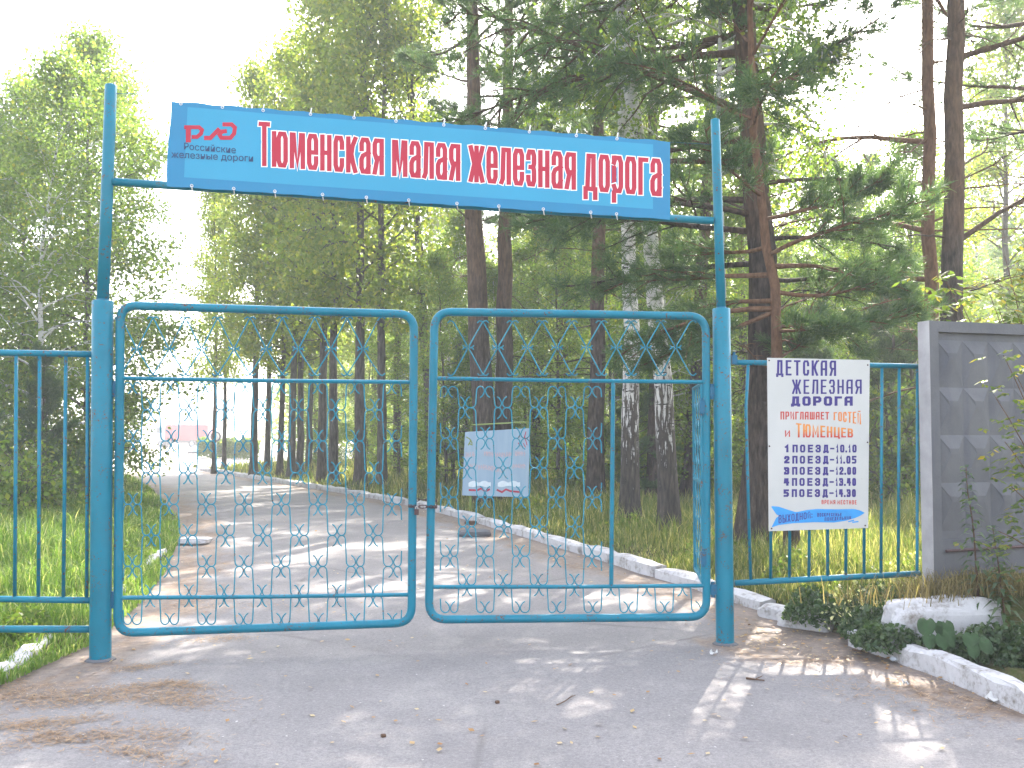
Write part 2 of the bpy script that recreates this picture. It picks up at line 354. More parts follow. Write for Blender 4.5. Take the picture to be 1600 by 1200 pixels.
def ribbon(pts, closed, pw, ph, flat=False):
    """outline quads of a polyline drawn with a pen pw wide and ph high"""
    k = pw / ph; q = np.array(pts, float) * [1, k]; n = len(q); h = pw / 2; Lf, Rt = [], []
    for i in range(n):
        a = q[i - 1] if (i > 0 or closed) else None; b = q[(i + 1) % n] if (i < n - 1 or closed) else None
        d1 = (q[i] - a) if a is not None else (b - q[i]); d2 = (b - q[i]) if b is not None else (q[i] - a)
        d1 = d1 / max(np.linalg.norm(d1), 1e-9); d2 = d2 / max(np.linalg.norm(d2), 1e-9)
        n1 = np.array([-d1[1], d1[0]]); n2 = np.array([-d2[1], d2[0]]); m = n1 + n2; ml = np.linalg.norm(m)
        m = m / ml if ml > 1e-6 else n1; s = h / max(m.dot(n1), .45)
        e = np.zeros(2)
        if a is None: e = -d2 * h
        if b is None: e = d1 * h
        if flat: e = e * 0
        Lf.append((q[i] + m * s + e) / [1, k]); Rt.append((q[i] - m * s + e) / [1, k])
    out = []
    for i in range(n if closed else n - 1):
        j = (i + 1) % n; out.append([Lf[i], Rt[i], Rt[j], Lf[j]])
    return out
_up = {'к': 'К', 'с': 'С', 'н': 'Н', 'ю': 'Ю', 'я': 'Я', 'ж': 'Ж', 'з': 'З', 'о': 'О', 'г': 'Г'}
def lettering(mb, text, x0, x1, base, top, pw, ph, place, gap=.42, space=.75, off=0.0, grow=0.0, capscale=1.0):
    """text between x0 and x1; base(x), top(x) give the line's lower and upper edge; place(x, y, off) puts it in the world"""
    adv = [(space if c == ' ' else GL[_up.get(c, c)][0] + gap) for c in text]
    tot = sum(adv) - gap; unit = (x1 - x0) / tot; x = x0; lay = 0
    for c, a in zip(text, adv):
        if c != ' ':
            w, st = GL[_up.get(c, c)]; cw = w * unit
            xs, xe = x + pw / 2, x + cw - pw / 2
            if xe - xs < .1: xs, xe = x + cw * .3, x + cw * .7
            for pl, closed in st:
                pts = []
                for (u, v) in pl:
                    px = xs + u * (xe - xs); b, tp = base(px) + ph / 2, top(px) - ph / 2
                    if capscale != 1.0 and c.isupper(): tp = b + (tp - b) * capscale
                    pts.append((px, b + v * (tp - b)))
                for qd in ribbon(pts, closed, pw + grow, ph + grow):
                    o = off + (lay % 4) * 4e-5
                    mb.add([tuple(place(p[0], p[1], o)) for p in qd], [[0, 1, 2, 3]])
                lay += 1
        x += a * unit
def typeset(mb, text, x0, x1, y0, y1, capheight, place, off, bold=0.0):
    """text in the built-in typeface, from pixel (x0, y0) to (x1, y1) along its baseline"""
    cu = bpy.data.curves.new('typeset', 'FONT'); cu.body = text; cu.offset = bold; cu.resolution_u = 3
    o = bpy.data.objects.new('typeset', cu); COL.objects.link(o)
    me = bpy.data.meshes.new_from_object(o.evaluated_get(bpy.context.evaluated_depsgraph_get()))
    bpy.data.objects.remove(o); bpy.data.curves.remove(cu)
    v = np.array([tuple(p.co) for p in me.vertices]); xa, xb = v[:, 0].min(), v[:, 0].max()
    me.calc_loop_triangles(); f = [[t.vertices[0], t.vertices[1], t.vertices[2], t.vertices[2]] for t in me.loop_triangles]
    w = []
    for p in v:
        s = (p[0] - xa) / (xb - xa); w.append(tuple(place(x0 + s * (x1 - x0), y0 + s * (y1 - y0) - p[1] / .72 * capheight, off)))
    mb.add(w, f); bpy.data.meshes.remove(me)

# ------------------------------------------------------------------ ground, road, kerbs
RIGHT = [G(x, y) for x, y in ((1190, 955), (1150, 943), (1085, 920), (1000, 897), (915, 868), (830, 843), (740, 815), (650, 792), (560, 775), (480, 762), (400, 749), (345, 740), (312, 735))]
RX = [(4.9, 3.0), (4.0, 4.9)] + [(G(x, y).x, G(x, y).y) for x, y in ((1640, 1112), (1600, 1095), (1480, 1042), (1350, 1005))] + [(2.35, 8.45)] + [(p.x, p.y) for p in RIGHT]
LXp = [(-3.9, 5.0)] + [(G(x, y).x, G(x, y).y) for x, y in ((0, 1074), (60, 1045), (140, 1010), (215, 945), (250, 900), (275, 845), (276, 815), (250, 785), (216, 755), (190, 742))]
def edge_right(Y):
    ys = [p[1] for p in RX] + [48, 60, 120]; xs = [p[0] for p in RX] + [-9.5, -6.5, 0]
    return np.interp(Y, ys, xs)
def edge_left(Y): return np.interp(Y, [p[1] for p in LXp], [p[0] for p in LXp])

mb = MB(); mb.add([(-330, -30, -.05), (330, -30, -.05), (330, 430, -.05), (-330, 430, -.05)], [[0, 1, 2, 3]])
kind(mb.build('ground', M_SOIL), 'structure')
mb = MB(); mb.add([(-160, 30, -.004), (40, 30, -.004), (40, 320, -.004), (-160, 320, -.004)], [[0, 1, 2, 3]])
kind(mb.build('gravel_yard', M_PLAZA), 'structure')

def road():
    ys = np.concatenate([np.linspace(-4, 12, 60), np.linspace(12.4, 46, 60)]); us = np.concatenate([np.linspace(0, .12, 6), np.linspace(.16, .84, 12), np.linspace(.88, 1, 6)])
    v, e = [], []
    for Y in ys:
        l, r_ = float(edge_left(Y)) - .35, float(edge_right(Y)) + .12
        if Y < 5.0: l -= (5.0 - Y) * .8
        for u in us:
            x = l + (r_ - l) * u; dl, dr = (x - l), (r_ - x)
            v.append((x, Y, .004 + .012 * math.sin(x * .9 + Y * .4) * 0))
            near = max(0, 1 - (dl - .3) / (1.3 if Y < 9 else 1.7)) * .62, max(0, 1 - (dr - .15) / (1.1 if Y < 12 else 1.2)) * (.72 if Y > 6 else .5)
            k = max(near)
            post = max(0, 1 - math.hypot(x + 2.85, Y - 6.9) / 1.0) * .25; post2 = max(0, 1 - math.hypot((x - 2.2) / 1.2, Y - 7.6) / 1.1) * .8
            e.append(max(k, post, post2))
    n = len(us); f = [[i * n + j, i * n + j + 1, (i + 1) * n + j + 1, (i + 1) * n + j] for i in range(len(ys) - 1) for j in range(n - 1)]
    mb = MB(); mb.add(v, f); o = mb.build('road', M_ASPH, smooth=True)
    a = o.data.attributes.new('edge', 'FLOAT', 'POINT'); a.data.foreach_set('value', np.array(e, np.float32)); kind(o, 'structure')
road()

def bumpy(x, y): return .035 * np.sin(x * 1.7 + y * .9) + .025 * np.sin(x * 3.1 - y * 2.3 + 1) + .02 * np.sin(x * .6 + 2 * y)
def verge(name, edge, sgn, ys, z0):
    offs = np.array([0, .06, .25, .7, 1.5, 3, 6, 12, 25, 50, 90.]); v = []
    for Y in ys:
        for k, o in enumerate(offs):
            x = float(edge(Y)) + sgn * (o + (.0 if name else 0)); z = -.045 if k == 0 else z0 + (bumpy(x, Y) if k > 1 else 0) + min(o, 3) * .03
            v.append((x, Y, z))
    n = len(offs); f = [[i * n + j, i * n + j + 1, (i + 1) * n + j + 1, (i + 1) * n + j][::int(sgn)] for i in range(len(ys) - 1) for j in range(n - 1)]
    mb = MB(); mb.add(v, f); kind(mb.build(name, M_SOIL, smooth=True), 'structure')
YR = np.concatenate([np.linspace(3.5, 14, 50), np.linspace(14.5, 43, 40), np.linspace(45, 130, 20)])
verge('forest_verge', lambda Y: edge_right(Y) + .14, 1, YR, .085)
YL = np.concatenate([np.linspace(5.2, 14, 40), np.linspace(14.5, 33, 30)])
verge('grass_verge', edge_left, -1, YL, .04)
def ground_z(x, y, right): # height of the verges
    o = np.abs(x - (edge_right(y) + .14 if right else edge_left(y)))
    return (.085 if right else .04) + bumpy(x, y) * np.clip(o / .3, 0, 1) + np.minimum(o, 3) * .03

def kerb_run(name, pts, w, h, seg, r_, wob=.0, seed=0, taper=True):
    """painted kerb along pts, cut into stones of uneven length with small gaps"""
    rr = np.random.default_rng(seed); pts = np.array([(p[0], p[1]) for p in pts]); d = np.concatenate([[0], np.cumsum(np.linalg.norm(np.diff(pts, axis=0), axis=1))])
    at = lambda s: np.array([np.interp(s, d, pts[:, 0]), np.interp(s, d, pts[:, 1])])
    mb = MB(); s = 0
    while s < d[-1] - .1:
        e = min(s + seg * rr.uniform(.7, 1.35), d[-1]); lift = rr.normal(0, .008); side = rr.normal(0, .012)
        k = max(3, int((e - s) / .18)) if d[-1] < 8 else 4; ring = []
        prof = [(0, -.08), (0, h - .03), (.035, h), (w - .03, h), (w, h - .025), (w, -.08)]
        for i in range(k + 1):
            q = s + (e - s - .025) * i / k; p = at(q); t = at(min(q + .05, d[-1])) - at(max(q - .05, 0)); t /= np.linalg.norm(t); nrm = np.array([t[1], -t[0]])
            ends = .03 if i in (0, k) else 0
            for (a, z) in prof:
                a2 = a + side + rr.normal(0, wob); z2 = z + lift + (rr.normal(0, wob) if z > 0 else 0) - (ends * (z > h - .02))
                ring.append((p[0] + nrm[0] * a2, p[1] + nrm[1] * a2, z2))
        m = len(prof); f = [[i * m + j, i * m + j + 1, (i + 1) * m + j + 1, (i + 1) * m + j] for i in range(k) for j in range(m - 1)]
        f += [[0, 1, 2, 3], [0, 3, 4, 5], [k * m + 3, k * m + 2, k * m + 1, k * m], [k * m + 5, k * m + 4, k * m + 3, k * m]]
        mb.add(ring, f); s = e + (rr.uniform(0, .03))
    return kind(mb.build(name, M_LIME), 'structure')
kerb_run('kerb', [(p.x - .02, p.y) for p in RIGHT], .17, .135, 1.3, .02, .006, 3)
kerb_run('kerb', [(p[0], p[1]) for p in ((G(1352, 1008).x, G(1352, 1008).y), (G(1420, 1030).x, G(1420, 1030).y), (G(1500, 1058).x, G(1500, 1058).y), (G(1570, 1088).x, G(1570, 1088).y), (G(1660, 1125).x, G(1660, 1125).y))], .16, .16, 9.0, .04, .010, 5)
kerb_run('kerb', [tuple(G(x, y))[:2] for x, y in ((248, 868), (222, 890), (195, 913), (150, 955), (70, 1005), (20, 1045), (-30, 1075))][::-1], .13, .095, 1.2, .03, .012, 9)

def lump(name, c, rx, ry, rz, seed, mat, label, cat, group=None, rot=0.0, n=3):
    """a rough broken block"""
    import bmesh
    rr = np.random.default_rng(seed); bm = bmesh.new(); bmesh.ops.create_icosphere(bm, subdivisions=n, radius=1)
    for v in bm.verts:
        p = np.array(tuple(v.co)); p = np.sign(p) * np.abs(p) ** .55; q = p * 2.1 + seed
        k = 1 + .06 * math.sin(q[0] * 2.1 + q[1]) + .05 * math.sin(q[1] * 3.3 + q[2] * 2) + rr.normal(0, .012)
        x, y = p[0] * rx * k, p[1] * ry * k; v.co = (x * math.cos(rot) - y * math.sin(rot), x * math.sin(rot) + y * math.cos(rot), p[2] * rz * k)
    me = bpy.data.meshes.new(name); bm.to_mesh(me); bm.free(); me.materials.append(mat)
    o = bpy.data.objects.new(name, me); COL.objects.link(o); o.location = c
    if label: tag(o, label, cat, group)
    return o
p = G(1218, 968); lump('whitewashed_stone', (p.x, p.y + .05, .03), .19, .10, .085, 1, M_LIME, 'small whitewashed stone at the broken end of the kerb near the right post', 'stone', None, -.9)
p = G(1262, 982); lump('whitewashed_stone', (p.x, p.y + .03, .03), .24, .11, .095, 4, M_LIME, 'larger whitewashed stone beside the low leafy plants', 'stone', None, -.75)
p = G(742, 838); lump('concrete_chunk', (p.x, p.y, .05), .25, .14, .06, 6, M_CONC, 'grey broken concrete chunk with white top on the road near the kerb', 'concrete chunk', None, .1)
p = G(736, 829); lump('dark_rag', (p.x, p.y - .02, .13), .10, .05, .035, 8, M_TWIG, 'small dark lump lying on top of the concrete chunk', 'rubble', None, .3, 2)
p = G(303, 851); lump('concrete_slab', (p.x, p.y, .06), .23, .16, .05, 9, M_LIME, 'white topped concrete slab at the grassy left road edge', 'concrete slab', None, .05)

# ------------------------------------------------------------------ the gateway
LB, RB = G(157, 1032), G(1133, 1007)
GP = Plane(LB, RB)
root = empty('gateway_frame', (LB.x, LB.y, 0), 'blue pipe gateway frame of two tall posts joined by a crossbar', 'gate frame')
def post(cx0, y0, cx1, ysl, cx2, ytop, r1, r2):
    mb = MB(); a, b = GP(cx0, y0), GP(cx1, ysl); a.z = -.1
    mb.tube([a, a.lerp(b, .02), a.lerp(b, .5), b - Vector((0, 0, .006)), b], [r1, r1, r1, r1, r1 * .93], 24)
    o = mb.build('post', M_BLUE, root, True)
    mb = MB(); t = GP(cx2, ytop); b0 = b - Vector((0, 0, .05))
    mb.tube([b0, b0.lerp(t, .5), t - Vector((0, 0, .004)), t], [r2, r2, r2, r2 * .94], 20); mb.tube([t, t + Vector((0, 0, .012))], [r2 * .6, r2 * .3], 12)
    sub('upper_pipe', mb, M_BLUE, o, True)
    mb = MB(); mb.tube([b + Vector((0, 0, .0)), b + Vector((0, 0, .012))], [r2 * 1.06, r2 * 1.05], 20); sub('weld_ring', mb, M_DKBLUE, o, True)
    mb = MB(); q = a.copy(); q.z = .0; mb.tube([q, q + Vector((0, 0, .02))], [r1 * 1.5, r1 * 1.15], 20)
    sub('footing', mb, M_CONC, o, True)
post(157, 1032, 160.5, 470, 173.5, 133, .075, .043)
post(1133, 1007, 1127, 482, 1117.5, 187, .069, .036)
mb = MB(); mb.tube([GP(177, 284), GP(500, 305), GP(820, 327.5), GP(1114, 345)], .030, 16); mb.build('crossbar', M_BLUE, root, True)
mb = MB()
for x, y in ((1120, 297), (1123, 396)): mb = MB(); mb.tube([GP(x, y, .033), GP(x, y, .040)], .007, 8); mb.build('bolt_hole', M_RUST, root)

def rounded(x0t, x1t, x0b, x1b, yt0, yt1, yb0, yb1, r):
    """closed rounded loop from four corners in photo pixels"""
    c = [(x0b, yb0), (x1b, yb1), (x1t, yt1), (x0t, yt0)]; out = []
    for i in range(4):
        p = np.array(c[i]); a = np.array(c[i - 1]); b = np.array(c[(i + 1) % 4]); da = (a - p) / np.linalg.norm(a - p); db = (b - p) / np.linalg.norm(b - p)
        for k in range(9):
            t = k / 8; out.append(tuple((p + da * r) * (1 - t) ** 2 + 2 * p * t * (1 - t) + (p + db * r) * t ** 2))
        q = c[(i + 1) % 4]
    return out
RW = np.random.default_rng(21)
def hook(cx, cy, sx, sy, hs, lift, place):
    """one arm of a four-arm scroll: from its strand round a half circle to the middle and out into a horn. sx, sy = which quarter"""
    pts = []
    for k in range(9):
        a = math.pi * k / 8
        pts.append((cx + sx * (hs / 2 + (hs / 2 - .7) * math.cos(a)), cy + sy * (7.2 - 7.4 * math.sin(a))))
    pts.append((cx + sx * 2.0, cy + sy * 11.2)); pts.append((cx + sx * 4.4, cy + sy * 14.8)); pts.append((cx + sx * 7.6, cy + sy * 17.2))
    return pts
def lattice(mb, xs, rows, hs, place, skip=lambda x, y: False, rad=.0050, jit=.8):
    """strands hang between rows of scroll flowers set in a diamond pattern; rows: (y, parity)"""
    for j in range(len(rows)):
        y, par = rows[j]
        for k in range(len(xs)):
            if k % 2 != par: continue
            for sx in (-1, 1):
                for sy in (-1, 1):
                    jn = j + (1 if sy > 0 else -1)
                    if not (0 <= jn < len(rows)): continue
                    y2 = rows[jn][0]; mid = (y + y2) / 2
                    cx, cyy = xs[k] + nud(k, j), y
                    k2 = k + sx; x2 = xs[k2] if 0 <= k2 < len(xs) else xs[k] + sx * hs
                    strand = (xs[k] + x2) / 2
                    if skip(strand, mid) or skip(cx, cyy): continue
                    h = hook(cx, cyy, sx, sy, abs(strand - cx), 0, place)
                    pts = [(strand, mid)] + h
                    mb.tube([place(px, py, (.003 if sx > 0 else -.003)) for px, py in pts], rad, 5)
_nud = {}
def nud(k, j):
    if (k, j) not in _nud: _nud[(k, j)] = RW.normal(0, 1.1)
    return _nud[(k, j)]
def gate_leaf(label, corners, r, rail_top, rail_bot, bars, xs, rows, diam, hinge_x, extra=None, skip=lambda x, y: False):
    loop = rounded(*corners, r); b = GP((corners[2] + corners[3]) / 2, max(corners[6:]))
    root = empty('gate_leaf', b, label, 'gate leaf')
    mb = MB(); mb.tube([GP(*p) for p in loop], .0315, 14, closed=True); mb.build('frame', M_BLUE, root, True)
    for (xa, ya, xb, yb) in (rail_top, rail_bot):
        mb = MB(); mb.tube([GP(xa, ya), GP((xa + xb) / 2, (ya + yb) / 2 + .8), GP(xb, yb)], .0155, 8); mb.build('rail', M_BLUE, root)
    for (xa, ya, xb, yb) in bars:
        mb = MB(); mb.tube([GP(xa, ya), GP(xb, yb)], .0165, 8); mb.build('wicket_stile', M_BLUE, root)
    mb = MB(); _nud.clear(); lattice(mb, xs, rows, xs[1] - xs[0], lambda x, y, o: GP(x, y, o), skip); mb.build('scroll_lattice', M_WIRE, root, True)
    mb = MB(); diam(mb); mb.build('diamond_lattice', M_WIRE, root, True)
    for (hx, hy) in hinge_x:
        mb = MB(); c = GP(hx, hy); mb.box(c, .075, .03, .075); mb.tube([c + Vector((0, 0, -.06)), c + Vector((0, 0, .06))], .016, 10); mb.build('hinge', M_DKBLUE, root)
    return root
def diamonds(xs, yt, ym, yb, scale=1.0, keep=lambda x, y: True, rad=.0054):
    """crossing wires: flowers in the middle row, curls at top and bottom"""
    def f(mb):
        for k, x in enumerate(xs[:-1]):
            h = (xs[1] - xs[0]) / 2
            for (dx, y2) in ((-1, yt), (1, yt), (-1, yb), (1, yb)):
                ex = x + dx * h; s = 1 if y2 > ym else -1
                if not keep(x, (ym + y2) / 2): continue
                if ex < xs[0] - h * 1.3 or ex > xs[-1] + h * .2: continue
                yy = lambda t, X: t(X) if callable(t) else t
                A = (x + dx * 2.6, ym + s * 4.6); B = (ex - dx * 1.5, y2 - s * 5)
                pts = [(x + dx * 9, ym + s * 3.4), (x + dx * 6.2, ym + s * .6), (x + dx * 3, ym - s * .2), (x + dx * 1.1, ym + s * 1.8), A, ((A[0] * .6 + B[0] * .4), (A[1] * .6 + B[1] * .4) + RW.normal(0, .4)), ((A[0] * .3 + B[0] * .7), (A[1] * .3 + B[1] * .7)), B, (ex + dx * 1.8, y2 - s * 1.8), (ex + dx * 5.5, y2 - s * 1.2), (ex + dx * 9, y2 - s * 4.5)]
                mb.tube([GP(px, py, .004 * dx) for px, py in pts], rad, 5)
    return f
xsL = [207 + 29.0 * k for k in range(0, 15)]
rowsL = [(598, 0), (640.5, 1), (689, 0), (739, 1), (788, 0), (836.5, 1), (885, 0), (931, 1), (975.5, 0)]
gate_leaf('wide blue scrollwork gate leaf hinged on the left post', (188, 647, 184, 643, 477, 491, 989, 973), 26,
          (190, 591, 640, 597), (186, 934, 640, 929), [], xsL, rowsL,
          diamonds([214 + 50.5 * k for k in range(0, 9)], 494, 545, 588), [(179, 608), (176, 937)])
xsR = [702 + 28.0 * k for k in range(0, 9)]
rowsR = [(604, 0), (637, 1), (685, 0), (731, 1), (777, 0), (823, 1), (869, 0), (914, 1)]
rl = gate_leaf('blue scrollwork gate leaf with a wicket opening hinged on the right post', (679, 1103, 670, 1104, 487, 494, 968, 964), 28,
          (680, 591, 1101, 597), (674, 917, 1104, 915), [(958, 598, 955, 915)], xsR, rowsR,
          diamonds([731.5 + 46.3 * k for k in range(0, 9)], 500, 543, 588), [(1112, 612), (1114, 921)])
mb = MB(); _nud.clear(); xs2 = [702 + 28.0 * k for k in range(0, 15)]
lattice(mb, xs2, [(914, 1), (957, 0)], 28, lambda x, y, o: GP(x, y, o)); mb.build('lower_scroll_lattice', M_WIRE, rl, True)
# the wicket door, swung open away from the viewer
hp = GP(1097, 700); far = P(1084.5, 700, hp.y + .85); DP = Plane((hp.x, hp.y), (far.x, far.y))
def dp(s, z, o=0.0): return Vector((hp.x + (far.x - hp.x) * s, hp.y + (far.y - hp.y) * s, z)) + DP.n * o
z0, z1 = GP(1097, 912).z, GP(1097, 600).z
mb = MB()
for a, b in (((0, z0), (0, z1)), ((1, z0), (1, z1)), ((0, z0), (1, z0)), ((0, z1), (1, z1)), ((0, (z0 + z1) / 2), (1, (z0 + z1) / 2))): mb.tube([dp(*a), dp(*b)], .014, 8)
wd = mb.build('wicket_door', M_BLUE, rl)
mb = MB()
for i in range(1, 7):
    for j in range(10):
        za, zb = z0 + (z1 - z0) * j / 10, z0 + (z1 - z0) * (j + 1) / 10; s = i / 7; d = .07 * (1 if (i + j) % 2 else -1)
        mb.tube([dp(s, za), dp(s + d * .6, za + .02, .004), dp(s + d, (za + zb) / 2), dp(s + d * .6, zb - .02, .004), dp(s, zb)], .006, 5)
sub('scroll_lattice', mb, M_WIRE, wd, True)
for z in (z0 + .2, z1 - .18):
    mb = MB(); mb.box(dp(-.02, z), .04, .04, .10); mb.tube([dp(-.02, z - .07), dp(-.02, z + .07)], .013, 8); sub('hinge', mb, M_DKBLUE, wd)

# chain and padlock that hold the two leaves
ca, cb = GP(641, 789), GP(680, 793)
ch = empty('padlock_chain', GP(651, 800), 'rusty chain with a padlock wound round the meeting stiles of the two gate leaves', 'chain')
def link(c, d, up, mb, a=.019, b=.011, r=.0034):
    d = Vector(d).normalized(); s = Vector(up).normalized(); mb.tube([Vector(c) + d * a * math.cos(t) + s * b * math.sin(t) for t in np.linspace(0, 2 * math.pi, 13)[:-1]], r, 6, closed=True)
mb = MB(); path = []
for k in range(31):
    t = k / 30 * 2 * math.pi; cx = (ca + cb) / 2; hw = (cb - ca).length / 2 + .012
    q = cx + GP.t * hw * math.copysign(abs(math.cos(t)) ** .6, math.cos(t)) + GP.n * .045 * math.sin(t); q.z = ca.z + (cb.z - ca.z) * .5 + (-.004 * math.cos(t)) + (.045 if math.sin(t) < -.1 else 0); path.append(q)
for k in range(30): link((path[k] + path[k + 1]) / 2, path[k + 1] - path[k], (0, 0, 1) if k % 2 else GP.n, mb, a=max(.011, (path[k + 1] - path[k]).length * .68))
mb.build('chain_links', M_RUST, ch, True)
mb = MB(); c = GP(651, 800, .055); mb.box(c, .032, .016, .042); mb.box(c + Vector((.0, -.0095, .002)), .02, .003, .03); pl = mb.build('padlock', M_RUST, ch)
mb = MB(); mb.tube([c + Vector((.010 * math.cos(t), 0, .02 + .022 * math.sin(t))) for t in np.linspace(0, math.pi, 9)], .0032, 6); sub('shackle', mb, M_STEEL, pl, True)

# ------------------------------------------------------------------ the banner
BTL, BTR, BBR, BBL = (267, 158), (1047, 221), (1047, 343), (260, 291)
def bq(u, v):
    return ((BTL[0] * (1 - u) + BTR[0] * u) * (1 - v) + (BBL[0] * (1 - u) + BBR[0] * u) * v, (BTL[1] * (1 - u) + BTR[1] * u) * (1 - v) + (BBL[1] * (1 - u) + BBR[1] * u) * v)
def wave(x, y): return .050 + .006 * math.sin(x * .021) * (.6 + .4 * math.sin(y * .03)) + .004 * math.sin(x * .055 + y * .02)
def bp(x, y, o=0.0): return GP(x, y, wave(x, y) + o)
bn = empty('banner', GP(650, 320, .05), 'wide blue vinyl banner with red title lettering tied to the crossbar of the gateway', 'banner')
def sheet():
    us = sorted(set([0, .006] + list(np.linspace(0, 1, 61)) + [.034, .966])); vs = [0, .055, .2, .4, .6, .75, .88, 1]
    mb = MB(); v = []
    for b in (0, 1):
        for vi in vs:
            for u in us:
                x, y = bq(u, vi)
                if vi in (0, 1): y += 1.1 * math.sin(u * 90) * (1 if vi == 0 else .5)
                if u == 0: x += 1.2 * math.sin(vi * 40)
                v.append(tuple(bp(x, y, -.003 * b)))
    n, m = len(us), len(vs)
    for i in range(m - 1):
        for j in range(n - 1):
            mid_u, mid_v = (us[j] + us[j + 1]) / 2, (vs[i] + vs[i + 1]) / 2
            mt = 1 if (mid_u < .034 and True) or mid_u > .966 or mid_v < .055 or mid_v > .88 else 0
            a = i * n + j; q = [a, a + n, a + n + 1, a + 1]
            mb.f.append(np.array([q])); mb.m.append(np.array([mt])); mb.f.append(np.array([[x + n * m for x in q[::-1]]])); mb.m.append(np.array([mt]))
    mb.v.append(np.array(v)); mb.n = len(v)
    return mb
sheet().build('sheet', [M_SHEET, M_SHEETD], bn, True)
tb = lambda x: -(259 + (x - 405) * (307 - 259) / (1033 - 405)); tt = lambda x: -(203 + (x - 405) * (248 - 203) / (1033 - 405))
TP = lambda x, y, o: bp(x, -y, o)
TITLE = 'Тюменская малая железная дорога'
for nm, mt, gr, of in (('title_outline', M_WHITE, 3.0, .0012), ('title_lettering', M_RED, 0, .0024)):
    mb = MB(); lettering(mb, TITLE, 404, 1034, tb, tt, 7.2, 7.0, TP, gap=.15, space=.55, off=of, grow=gr, capscale=1.27); mb.build(nm, mt, bn)
mb = MB()
cr = lambda p: (240 + p[0] / 3.81, 140 + p[1] / 3.81)
for i, (pl, w) in enumerate(((((182, 224), (270, 224), (288, 240), (282, 262), (258, 282), (226, 282)), 23), (((207, 226), (207, 314)), 30), (((300, 288), (338, 288), (392, 232)), 25), (((410, 207), (464, 207), (484, 226), (479, 262), (458, 287), (404, 287), (392, 268), (408, 250), (436, 247)), 24))):
    for qd in ribbon([cr(p) for p in pl], False, w / 3.81, w / 3.81, True): mb.add([tuple(bp(p[0], p[1], .0014 + i * .0001)) for p in qd], [[0, 1, 2, 3]])
mb.build('emblem', M_RED, bn)
mb = MB(); typeset(mb, 'Российские', 287.5, 368.5, 233.5, 239.5, 10.5, bp, .003, .006); mb.build('small_lettering', M_NAVYTXT, bn); mb = MB(); typeset(mb, 'железные дороги', 267.5, 395.5, 246, 252.5, 10.5, bp, .003, .006); mb.build('small_lettering', M_NAVYTXT, bn)
for k in range(11):                                                     # cord loops through the eyelets
    for v, s in ((.02, -1), (.975, 1)):
        u = .012 + .0885 * k + (.004 * math.sin(k * 2.3)) if k else .02; u += .03 * (v > .5) * (k < 10)
        x, y = bq(min(u, .985), v); a = bp(x, y, .004)
        mb = MB(); mb.tube([a + Vector((math.cos(t) * .010, -math.sin(t) * .003, math.sin(t) * .010)) for t in np.linspace(0, 2 * math.pi, 9)[:-1]], .0028, 5, closed=True)
        mb.tube([a, GP(x + 1, y + s * 7, .03), GP(x + 1.5, y + s * 9, .0)], .004, 5); mb.build('cord_tie', M_CORD, bn)
mb = MB(); mb.tube([GP(178, 146, .01), GP(216, 147), GP(240, 150), bp(268, 158)], .0028, 5); mb.build('guy_wire', M_DKBLUE, bn); mb = MB(); mb.tube([GP(1046, 222, .04), GP(1116, 226)], .0016, 5); mb.build('guy_wire', M_DKBLUE, bn)

# ------------------------------------------------------------------ side fences
LF = Plane((LB.x, LB.y), (LB.x - 5, LB.y + .02))
fl = empty('railing_panel', LF(70, 985), 'blue tubular railing panel left of the gateway with three rails, over the grass', 'railing')
for y0, y1, r_ in ((551, 553.5, .0235), (936, 938, .0235), (983, 983, .026)):
    mb = MB(); mb.tube([LF(-420, y0 - 2.5), LF(0, y0), LF(146, y1)], r_, 12); mb.build('rail', M_BLUE, fl, True)
for xt, xb in ((137, 135.5), (103, 99), (62, 60), (25.5, 23), (-13, -15), (-52, -53), (-90, -91), (-130, -130), (-170, -170), (-210, -210), (-250, -250), (-290, -290), (-330, -330)):
    mb = MB(); mb.tube([LF(xt, 556), LF((xt + xb) / 2, 750), LF(xb, 934)], .0135, 8); mb.build('bar', M_BLUE, fl, True)
FR0 = (RB.x, RB.y); pr = P(1437, 720, 7.9); RF = Plane(FR0, (pr.x, pr.y))
fr = empty('railing_panel', RF(1290, 900), 'blue tubular railing panel between the right post and the concrete wall', 'railing')
for a, b, r_ in (((1148, 566), (1437, 572.5), .021), ((1148, 911), (1437, 896), .0235)):
    mb = MB(); mb.tube([RF(*a), RF(*b)], r_, 12); mb.build('rail', M_BLUE, fr, True)
for pts in (((1169, 570), (1165.5, 640), (1168, 740), (1173, 909)), ((1206, 570), (1204, 908)), ((1235, 570), (1233.5, 907)), ((1266, 570), (1264, 906)), ((1294, 570), (1293, 904)), ((1323, 570), (1321.5, 903)), ((1351, 570), (1350, 901)), ((1378, 574), (1376.5, 900)), ((1405, 575), (1403.5, 899)), ((1433.5, 575), (1433, 897), (1433.5, 902))):
    mb = MB(); mb.tube([RF(*p) for p in pts], .0125, 8); mb.build('bar', M_BLUE, fr, True)
mb = MB(); c = RF(1147, 562); mb.box(c, .04, .05, .07); mb.tube([c, c + Vector((0, 0, .06))], .012, 8); mb.build('rail_bracket', M_DKBLUE, fr)

